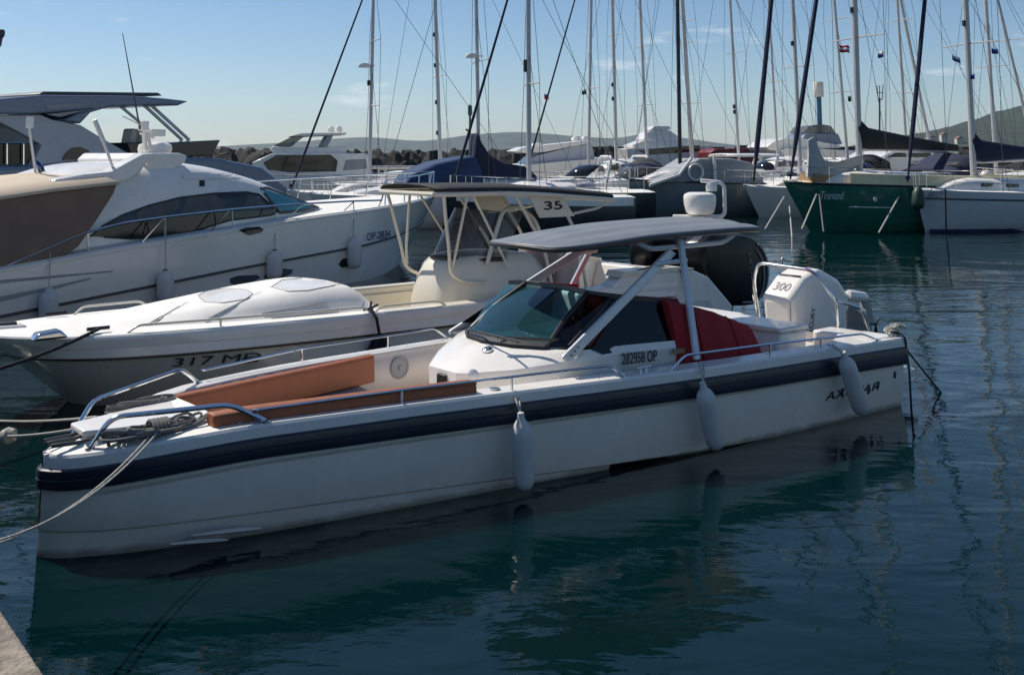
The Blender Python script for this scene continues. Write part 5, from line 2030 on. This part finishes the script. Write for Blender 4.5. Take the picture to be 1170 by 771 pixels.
# --- grey teal hull with a grey tent
fr3, tl, zz3, bb3, um3 = sailboat('grey teal wooden boat with straight stem, black mast and grey tent cover', 719, 51, 17, 12, 3.6, 1.5, (777, 185, 774, -120), TEALHULL, over=.02, cover=None, furl=None, boom=False,
                                  spreads=(), mr=.10, mastm=BLACK)
MB().prism(pp(fr3, [(745, 209), (770, 199), (800, 181), (835, 181), (860, 186), (875, 209)], -1.3), 'v', -1.3, 1.3, scale=1).build('tent_cover', mat('grey tarpaulin', (.30, .32, .34), .8, var=.08), tl, bevel=.12, seg=3)
MB().tube([fr3.V(790, 181, -1.2), fr3.V(776, 200, -1.4), fr3.V(742, 212, -1.35)], .09, 8).build('bowsprit', WHITE, tl)
MB().tube(list(np.array(fr3.V(795, 197, -1.45)) + P(.38 * math.cos(a), 0, .38 * math.sin(a)) for a in np.linspace(0, 2 * math.pi, 25)), .06, 8).build('lifebuoy', WHITE, tl)
MB().tube([fr3.V(817, 212, -1.4), fr3.V(816, 178, -1.4)], .09, 8).build('exhaust_pipe', WHITE, tl)
MB().tube([np.array((u, -(bb3(u) + .02), zz3(u) - .03)) for u in np.linspace(0, 11.8, 20)], .05, 6).build('rub_strip', BLACK, tl)

# --- the other sailing boats, left to right
sailboat('white sailing boat with radome on its mast, leftmost of the masts', 352, 46, 20, 10.5, 3.3, 1.15, (422.5, 190, 426.5, -35), spreads=(121, 47), radar=(416, 75), mr=.085, cover=None, furl_r=.055, lights=(95,))
sailboat('white sailing boat with a tall raked mast, second mast from the left', 448, 60, 22, 12, 3.6, 1.25, (503, 185, 497, -150), spreads=(87,), furl=None, cover=None, mr=.12, boom=False, lights=(40, 75, 117, 152))
frn, nv, zzn, bbn, umn = sailboat('dark navy sailing boat wholly covered by blue tarpaulins', 458, 43, 18, 11, 3.5, 1.35, (547, 185, 544, -150), mat('navy hull', (.012, .016, .03), .3, coat=.3), spreads=(70,), radar=(539, 64), cover=None, furl=None, boom=False, mr=.085)
for nm, m, pl, a, b in (('bow_tarpaulin', BLUECLOTH, [(462, 213), (470, 199), (500, 186), (543, 177), (552, 196), (556, 215)], -1.35, 1.35),
                        ('mast_tarpaulin', NAVY, [(541, 205), (544, 156), (547, 151), (551, 163), (560, 177), (575, 186), (600, 190), (615, 202), (610, 213), (545, 214)], -.55, .55)):
    MB().prism(pp(frn, pl, a), 'v', a, b).build(nm, m, nv, bevel=.2, seg=3)
dfr, dsb, dz, db, du = sailboat('white sailing boat with dark hull band, right in front of the navy tarpaulins', 538, 39, 16, 6.2, 2.9, 1.35, (604.5, 195, 603.5, -80), mat('charcoal hull', (.03, .034, .038), .3, coat=.3), stripe=None, spreads=(96,), cover=None, furl=NAVY, furl_r=.06, mr=.10, boom=False, dodger=None, lights=(72, 79))
mb = MB()
for sg in (-1, 1):
    mb.loft([[(u, sg * (db(u) + .025), dz(u) - .30), (u, sg * (db(u) + .03), dz(u) - .1), (u, sg * (db(u) + .02), dz(u) + .03)] for u in np.linspace(-.6, 6.1, 24)])
mb.build('sheer_strake', WHITE, dsb)
sailboat('white sailing boat with navy furled headsail, between the canopies mid background', 612, 58, 18, 9, 3.3, 1.2, (672.5, 190, 675.5, -70), spreads=(101,), cover=None, furl=NAVY, furl_r=.06, mr=.09, boom=False, dodger=None)
sailboat('slim sailing boat with lamp bracket on its mast, behind the navy bimini', 655, 62, 20, 10, 3.2, 1.2, (704, 175, 699.5, -60), spreads=(40,), furl=None, cover=None, mr=.11, boom=False, lights=(97, 113))
sailboat('sailing boat with two thin spreaders left of the black mast', 690, 64, 20, 11, 3.4, 1.2, (739, 175, 731, -90), spreads=(53, 120), furl=None, cover=None, mr=.10, boom=False)
sailboat('tall sailing boat with three spreader pairs right of the black mast', 735, 66, 20, 13, 3.8, 1.3, (790, 170, 779.5, -160), spreads=(24, 49, 118), furl=None, cover=CHARC, mr=.14, boom=False)
sailboat('sailing boat with paired black lamps low on its mast, left of the thick navy forestay', 795, 62, 20, 11, 3.4, 1.2, (843.5, 170, 834, -90), spreads=(60,), furl=None, cover=CHARC, mr=.09, boom=False, lights=(122, 128))
sailboat('sailing boat half hidden behind the thick navy forestay', 845, 66, 20, 11, 3.4, 1.2, (888, 170, 878, -90), spreads=(93,), furl=None, cover=None, mr=.08, boom=False)
sailboat('sailing boat with thick navy furled headsail rising beside the green bow', 865, 50, 22, 11.5, 3.5, 1.25, (913.5, 170, 905.5, -165), spreads=(76,), furl=NAVY, furl_r=.13, cover=None, boom=False, mr=.10, bowstay=(861, 208), lights=(50,))
sailboat('slender sailing boat standing behind the green hull', 915, 58, 22, 11, 3.4, 1.2, (967, 165, 953, -120), spreads=(22, 105), furl=None, cover=None, mr=.09, boom=False)
sailboat('sailing boat with bare mast between the green boat and the sloop', 990, 60, 22, 11, 3.4, 1.2, (1035, 160, 1025, -110), spreads=(23, 106), furl=None, cover=None, mr=.085, boom=False)
sailboat('sailing boat whose mast stands close right of the sloop mast', 1085, 56, 22, 11.5, 3.5, 1.2, (1135.5, 150, 1126, -140), spreads=(76,), furl=None, cover=None, mr=.11, boom=False)
sailboat('sailing boat with a strongly slanting mast left of the sloop forestay', 1020, 64, 22, 11, 3.4, 1.2, (1061, 158, 1029, -60), spreads=(), furl=None, cover=None, mr=.10, boom=False)
sailboat('sailing boat with a slanting dark mast at the right edge', 1120, 62, 22, 11, 3.4, 1.2, (1176, 150, 1140, -40), spreads=(46,), furl=None, cover=CHARC, mr=.09, boom=False)

# --- motor boats of the middle distance
def cruiser(label, bow, D, deg, L, Bm, fb, canopy, group='motor boats in the background', windm=DARKWIN, arch=False, hullm=HULLW, band=None, hardtop=False):
    fr = at_depth(bow, D, deg)
    root = thing('cabin_cruiser', label, 'motorboat', fr, group)
    zz, bb_ = hull_loft(fr, root, L, Bm, fb, .6, hullm, stern=.92, stripe=band)
    rows = []
    for t in np.linspace(0, 1, 10):
        u = L * (.12 + .36 * t)
        h = .10 + .5 * t ** .8
        ww = min(bb_(u) * .7, Bm * .36)
        z = zz(u) + .02
        rows.append([(u, -ww, z), (u, -ww * .9, z + h * .8), (u, -ww * .6, z + h), (u, 0, z + h * 1.05), (u, ww * .6, z + h), (u, ww * .9, z + h * .8), (u, ww, z)])
    MB().loft(rows, caps=True).build('coachroof', WHITE, root, ang=50)
    u0 = L * .40
    z = zz(u0) + .5
    rows = []
    for k, (du, h, w_) in enumerate(((0, 0, .40), (.55, .42, .38), (.85, .62, .34))):
        rows.append([(u0 + du + .9 * (abs(s) ** 2.2), Bm * w_ * s, z + h) for s in np.linspace(-1, 1, 15)])
    MB().loft(rows).build('windscreen', windm, root, ang=60, solid=.02)
    MB().tube([np.array(p) for p in rows[-1]], .03, 6).build('windscreen_frame', CHROME, root)
    if canopy is not None:
        rows = []
        u1, u2 = u0 + .8, L * .78
        for t in np.linspace(0, 1, 9):
            u = u1 + (u2 - u1) * t
            hh = (.55 + .35 * math.sin(min(t * 1.6, 1) * math.pi / 2)) * (1 - .25 * max(t - .75, 0) * 4)
            rows.append([(u, Bm * .40 * math.cos(b), z - .02 + hh * math.sin(b) ** .45) for b in np.linspace(.0, math.pi, 15)])
        mb = MB()
        mb.loft(rows)
        cn = mb.build('canopy', canopy, root, ang=60, solid=.025)
        mb = MB()
        for t in (.2, .5, .8):
            u = u1 + (u2 - u1) * t
            mb.box((u, 0, z + .38), ((u2 - u1) * .22, Bm * .815, .36))
        mb.build('canopy_window', GLASS_SMOKE, cn, bevel=.02)
    if arch or hardtop:
        mb = MB()
        mb.tube(fillet([P(L * .72, -Bm * .42, zz(L * .7)), P(L * .78, -Bm * .38, zz(L * .7) + 1.6), P(L * .78, Bm * .38, zz(L * .7) + 1.6), P(L * .72, Bm * .42, zz(L * .7))], .3), .07, 8)
        mb.build('radar_arch', WHITE, root)
    if hardtop:
        rows = [[(u, -Bm * .38, z + .98), (u, -Bm * .3, z + 1.08), (u, 0, z + 1.13), (u, Bm * .3, z + 1.08), (u, Bm * .38, z + .98)] for u in np.linspace(u0 + .5, L * .82, 6)]
        MB().loft(rows).build('hardtop', WHITE, root, solid=.06, ang=60)
    mb = MB()
    for sg in (-1, 1):
        tops = []
        for t in (.0, .06, .16, .28, .42):
            u = -.5 + L * t
            q = P(u, sg * max(bb_(u) - .08, .05), zz(u))
            tops.append(q + P(-.03, 0, .5))
            mb.tube([q, q + P(-.03, 0, .5)], .016, 5)
        mb.tube(tops, .016, 5)
    mb.build('bow_rail', CHROME, root)
    return fr, root, zz, bb_


cruiser('white cabin cruiser with navy bimini and clear panels, left of the teal hull', 640, 53, 14, 7, 2.9, 1.15, NAVY, windm=GLASS_SMOKE)
cruiser('white cruiser with pale canopy hoops behind the bimini boat', 600, 62, 16, 9.5, 3.2, 1.25, WHITE, windm=GLASS_SMOKE, arch=True)
cruiser('white motorboat with low open cockpit, just left of the navy forestay', 835, 58, 20, 8.5, 2.9, 1.1, None, arch=True)
cruiser('white cruiser with cream hardtop behind the teal boat tent', 742, 60, 18, 10, 3.3, 1.3, None, hardtop=True)
cruiser('white cabin cruiser under navy canopy behind the green boat cabin', 975, 52, 22, 10, 3.4, 1.5, NAVY)
cruiser('white cruiser with tan canopy edge at the right, behind the sloop', 1118, 50, 22, 10.5, 3.4, 1.6, TANCLOTH, windm=DARKWIN)
cruiser('white motorboat with steep windscreen behind the motor yacht bow', 372, 42, 24, 9.5, 3.1, 1.2, None)
cruiser('white sport cruiser with dark windscreen behind the pulpit of the motor yacht', 392, 55, 18, 9, 3.1, 1.2, None, arch=True)
cruiser('white motorboat with blue cover between navy forestay and green bow', 878, 56, 20, 8, 2.8, 1.2, BLUECLOTH)
cruiser('white cruiser with arch behind the grey teal tent', 800, 66, 18, 9.5, 3.2, 1.4, WHITE, windm=DARKWIN)


cruiser('small white cruiser with black canopy in front of the slanting hardtop yacht', 655, 60, 12, 6.5, 2.7, 1.3, CHARC, windm=DARKWIN)
cruiser('small white boat with grey canopy hoops right of the teal tent', 838, 53, 16, 6, 2.6, 1.0, mat('grey tarpaulin', (.30, .32, .34)), windm=DARKWIN, arch=True)
cruiser('small open white boat with dark windscreen beside the navy tarpaulins', 590, 52, 12, 6, 2.6, 1.25, None, windm=DARKWIN, arch=True)
cruiser('white cruiser with black canopy seen between green boat and drum tower', 905, 58, 14, 7, 2.8, 1.5, CHARC, windm=DARKWIN)

# --- flybridge yachts far behind
def flyyacht(label, D, deg, px, ref):
    """outlines in photo pixels on the near side plane; built to full beam"""
    fr = at_depth(ref, D, deg)
    root = thing('flybridge_yacht', label, 'motor yacht', fr, 'flybridge yachts in the background')
    for nm, m, pl, a, b, sc in px:
        MB().prism(pp(fr, pl, a), 'v', a, b, scale=sc).build(nm, m, root, bevel=.06, seg=2)
    return fr, root


flyyacht('white flybridge yacht with dark saloon windows and twin domes, left of the first mast', 56, 14,
         [('hull', HULLW, [(285, 200), (420, 203), (470, 196), (475, 214), (460, 226), (300, 226)], 0, 4.6, 1),
          ('deckhouse', WHITE, [(288, 186), (312, 175), (380, 174), (420, 176), (426, 202), (292, 198)], .4, 4.2, .96),
          ('saloon_window', DARKWIN, [(301, 186), (316, 177.5), (378, 177), (386, 184), (384, 196), (330, 197), (306, 194)], .36, .42, 1),
          ('aft_window', GREYPLASTIC, [(395, 183), (418, 182), (420, 193), (392, 195)], .36, .42, 1),
          ('flybridge', WHITE, [(308, 171), (312, 167), (330, 169), (380, 168), (396, 168), (396, 175), (316, 176)], .6, 4.0, .97),
          ('flybridge_screen', GLASS_SMOKE, [(312, 167), (338, 154), (352, 153), (340, 162), (333, 168)], .7, 3.9, .97),
          ('hardtop', WHITE, [(330, 156), (345, 152), (396, 151.5), (396, 154), (350, 156)], .6, 4.0, .98),
          ('arch_leg', GREYPLASTIC, [(366, 168), (374, 155), (381, 155), (374, 168)], .6, 4.0, 1),
          ('satellite_dome', WHITE, [(374, 151), (374, 147), (377, 144.5), (380, 144.5), (382, 147), (382, 151)], 1.6, 2.3, .9),
          ('satellite_dome', WHITE, [(384, 151), (384, 146.5), (386, 144), (389, 144), (391, 146.5), (391, 151)], 2.4, 3.1, .9)], 300)
flyyacht('large white flybridge yacht with radar mast, beyond the black mast', 100, 8,
         [('hull', HULLW, [(716, 170), (730, 169), (815, 166), (815, 190), (720, 190)], 0, 5, 1),
          ('dark_band', DARKWIN, [(728, 172), (770, 168), (800, 166), (800, 173), (740, 177)], -.06, .02, 1),
          ('deckhouse', WHITE, [(722, 166), (738, 160), (775, 160), (790, 164), (780, 168), (724, 169)], .5, 4.5, .97),
          ('flybridge', WHITE, [(735, 160), (738, 152), (745, 149), (765, 149), (775, 156), (770, 161)], .9, 4.1, .96),
          ('radar_arch', WHITE, [(742, 149), (748, 144), (764, 144), (767, 147), (762, 149)], 1, 4, .96)], 720)
flyyacht('white yacht with long slanting hardtop behind the fourth mast', 66, 10,
         [('hull', HULLW, [(588, 195), (600, 188), (700, 180), (705, 205), (600, 212)], 0, 4.6, 1),
          ('superstructure', YACHTGREY, [(600, 188), (612, 178), (660, 166), (676, 164), (680, 182), (640, 188)], .5, 4.1, .97),
          ('hardtop', WHITE, [(588, 173), (600, 168), (620, 166), (676, 160), (676, 163), (622, 174), (600, 175)], .4, 4.2, .97),
          ('radome', WHITE, [(606, 168), (610, 164), (618, 163), (622, 167)], 1.6, 2.8, .9),
          ('satellite_dome', WHITE, [(655, 161), (655, 157), (659, 155.5), (661, 158), (661, 161)], 1.2, 2, .9),
          ('satellite_dome', WHITE, [(666, 160), (666, 156.5), (670, 155), (673, 157), (673, 160)], 2.4, 3.2, .9)], 590)
flyyacht('white yacht with blue-trimmed flybridge, under the drum on the blue pole', 72, 10,
         [('hull', HULLW, [(893, 172), (900, 170), (985, 172), (990, 200), (905, 200)], 0, 4.6, 1),
          ('superstructure', WHITE, [(876, 168), (884, 162), (896, 158), (915, 158), (960, 166), (962, 176), (880, 172)], .4, 4.2, .97),
          ('dark_band', DARKWIN, [(915, 172), (960, 169), (975, 173), (925, 178)], .3, .42, 1),
          ('flybridge', YACHTBLUE, [(916, 158), (922, 152), (958, 153), (963, 165), (930, 166)], .8, 3.8, .96),
          ('windscreen', GLASS_SMOKE, [(918, 152), (925, 144), (938, 142), (950, 144), (956, 153)], 1, 3.6, .95)], 895)
flyyacht('low white yacht with dark windows behind the bow pulpit of the sloop', 60, 18,
         [('hull', HULLW, [(1000, 184), (1010, 180), (1070, 180), (1075, 205), (1010, 205)], 0, 4.6, 1),
          ('superstructure', WHITE, [(1006, 180), (1020, 173), (1066, 172), (1070, 180)], .5, 4, .97),
          ('dark_window', DARKWIN, [(1014, 180), (1024, 175), (1064, 175), (1066, 186), (1020, 190)], .42, .52, 1)], 1005)
rd = at_depth(810, 95, 6)
rb_ = thing('fishing_vessel', 'dark red hulled work boat in the distance between the masts', 'boat', rd)
MB().prism(pp(rd, [(812, 174), (818, 170), (905, 169), (905, 186), (815, 186)], 0), 'v', 0, 5, scale=.95).build('hull', REDPAINT, rb_, bevel=.1)
MB().prism(pp(rd, [(838, 170), (842, 166), (872, 166), (872, 170)], 1), 'v', 1, 4).build('deckhouse', DARKGREY, rb_, bevel=.05)

# --- shore things: the white drum, aerials, lamp post
def pole_thing(name, label, cat, D, parts):
    root = thing(name, label, cat, loc=(0, 0, 0))
    for nm, m, kind, data in parts:
        mb = MB()
        if kind == 'tube':
            for (x0, y0, x1, y1, r) in data:
                mb.tube([aty(x0, y0, D), aty(x1, y1, D)], r, 12)
        else:
            x0, y0, x1, y1, r = data
            a, b = aty(x0, y0, D), aty(x1, y1, D)
            l = np.linalg.norm(b - a)
            mb.lathe([(0, 0), (r * .94, 0), (r, .04 * l), (r, .96 * l), (r * .94, l), (0, l)], a, b - a, 20)
        mb.build(nm, m, root, ang=50)
    o0 = Vector(aty(parts[0][3][0][0] if isinstance(parts[0][3], list) else parts[0][3][0], 190, D))
    o0.z = 0
    root.location = o0
    for c in root.children:
        for v in c.data.vertices:
            v.co -= o0
    return root


pole_thing('drum_tower', 'white drum on a blue pole rising behind the boats at right', 'tower', 74, [('pole', BLUEPOLE, 'tube', [(938, 190, 935.5, 110, .18)]), ('drum', CREAM, 'lathe', (935.3, 111, 934.8, 94, .36))])
pole_thing('aerial_mast', 'dark aerial mast with a cluster of antennas right of the green boat mast', 'antenna', 70,
           [('mast', DARKGREY, 'tube', [(1005, 190, 1005, 112, .06)]), ('antenna', DARKGREY, 'tube', [(1003, 112, 1002, 98, .03), (1005, 116, 1005, 98, .03), (1008, 114, 1009, 97, .03), (1002, 106, 1009, 106, .025), (1003, 114, 1008, 114, .03)])])
pole_thing('lamp_post', 'slim dark harbour lamp post beside the navy covered mast', 'lamp post', 58,
           [('post', DARKGREY, 'tube', [(537, 190, 537, 120, .06)]), ('lamp_head', DARKGREY, 'tube', [(537, 132, 537, 121, .12), (533.5, 150, 534.5, 148, .12)])])

# --- small flags on the rigging
def flag(px, py, D, wpx, hpx, cols, label, droop=.2):
    root = thing('flag', label, 'flag', loc=aty(px, py, D), group='small flags in the rigging')
    o = np.array(root.location)
    n = len(cols)
    for k, m in enumerate(cols):
        rows = []
        for i in range(7):
            t = i / 6
            a = aty(px + wpx * t, py + hpx * k / n + droop * wpx * t + math.sin(t * 6) * .6, D) - o
            b = aty(px + wpx * t, py + hpx * (k + 1) / n + droop * wpx * t + math.sin(t * 6) * .6, D) - o
            y = .08 * math.sin(t * 7)
            rows.append([a + P(0, y, 0), b + P(0, y, 0)])
        MB().loft(rows).build('flag_stripe', m, root, solid=.01, ang=80)


flag(959, 51, 41, 12, 8, (FLAGRED, FLAGWHITE, FLAGRED), 'red and white flag beside the green boat mast')
flag(1003, 59, 44, 7, 7, (FLAGWHITE, FLAGBLUE), 'small white and dark flag between two masts right of the green boat', .05)
flag(1009.5, 58, 44, 0.1, 0.1, (FLAGBLUE,), 'x') if 0 else None
flag(1088, 61, 40, 10, 6, (FLAGWHITE, FLAGBLUE), 'narrow drooping dark pennant left of the sloop mast', .8)
flag(1133, 54, 44, 8, 6, (FLAGBLUE, FLAGBLUE), 'dark blue pennant right of the sloop mast, upper one', .5)
flag(1109, 84, 41, 5, 6, (FLAGBLUE,), 'tiny dark pennant close under the sloop spreader', .3)
flag(969, 109, 48, 4, 6, (DARKCLOTH,), 'tiny dark pennant under the spreader behind the green boat mast', .6)
flag(622, 107, 46, 5, 6, (FLAGBLUE, FLAGRED), 'small dark flag under the spreader in front of the navy tarpaulins', .3)
flag(665, 103, 50, 5, 5, (DARKCLOTH,), 'tiny dark flag left of the canopied boats mast', .1)

# houses on the near hillside
HW = mat('pale render', (.52, .48, .42), .9, var=.06)
HR = mat('clay roof', (.28, .13, .08), .9, var=.15)
labs = ['leftmost pale house low on the far hillside', 'small pale house left of the sloop forestay on the hillside', 'low pale house right beside the sloop forestay', 'pale house midway along the hillside left of the sloop mast', 'pale house with a clay roof highest on the hillside', 'last pale house before the sloop mast']
for k, (px, py) in enumerate(((1006, 171), (1030, 167), (1048, 163), (1064, 160), (1078, 157), (1096, 161))):
    D = 1230 + 15 * k
    p = aty(px, py, D)
    h = thing('house', labs[k], 'house', loc=p, group='houses on the hillside')
    w_ = 8 + (k * 5) % 4
    MB().box((0, 0, -3), (w_, 8, 12)).build('wall', HW, h)
    MB().prism([(-w_ / 2 - .5, 3.0), (w_ / 2 + .5, 3.0), (0, 5.6)], 'v', -4.5, 4.5).build('roof', HR, h)
    mb = MB()
    for sx in (-.25, .25):
        mb.box((w_ * sx, -4.02, 0), (1.2, .1, 1.6))
    mb.build('window', DARKWIN, h)
# ---------------------------------------------------------------- air: one box of thin haze round everything
HAZE = True
if HAZE:
    hm = bpy.data.materials.new('sea haze')
    hm.use_nodes = True
    t = hm.node_tree
    t.nodes.clear()
    o = t.nodes.new('ShaderNodeOutputMaterial')
    pv = t.nodes.new('ShaderNodeVolumePrincipled')
    pv.inputs['Color'].default_value = (0.62, 0.80, 1.0, 1)
    pv.inputs['Density'].default_value = 0.000055
    pv.inputs['Anisotropy'].default_value = 0.2
    t.links.new(pv.outputs['Volume'], o.inputs['Volume'])
    hz_ = MB().box((0, 3500, 119), (20000, 8400, 242)).build('haze', hm, flat=True)
    hz_['kind'] = 'stuff'
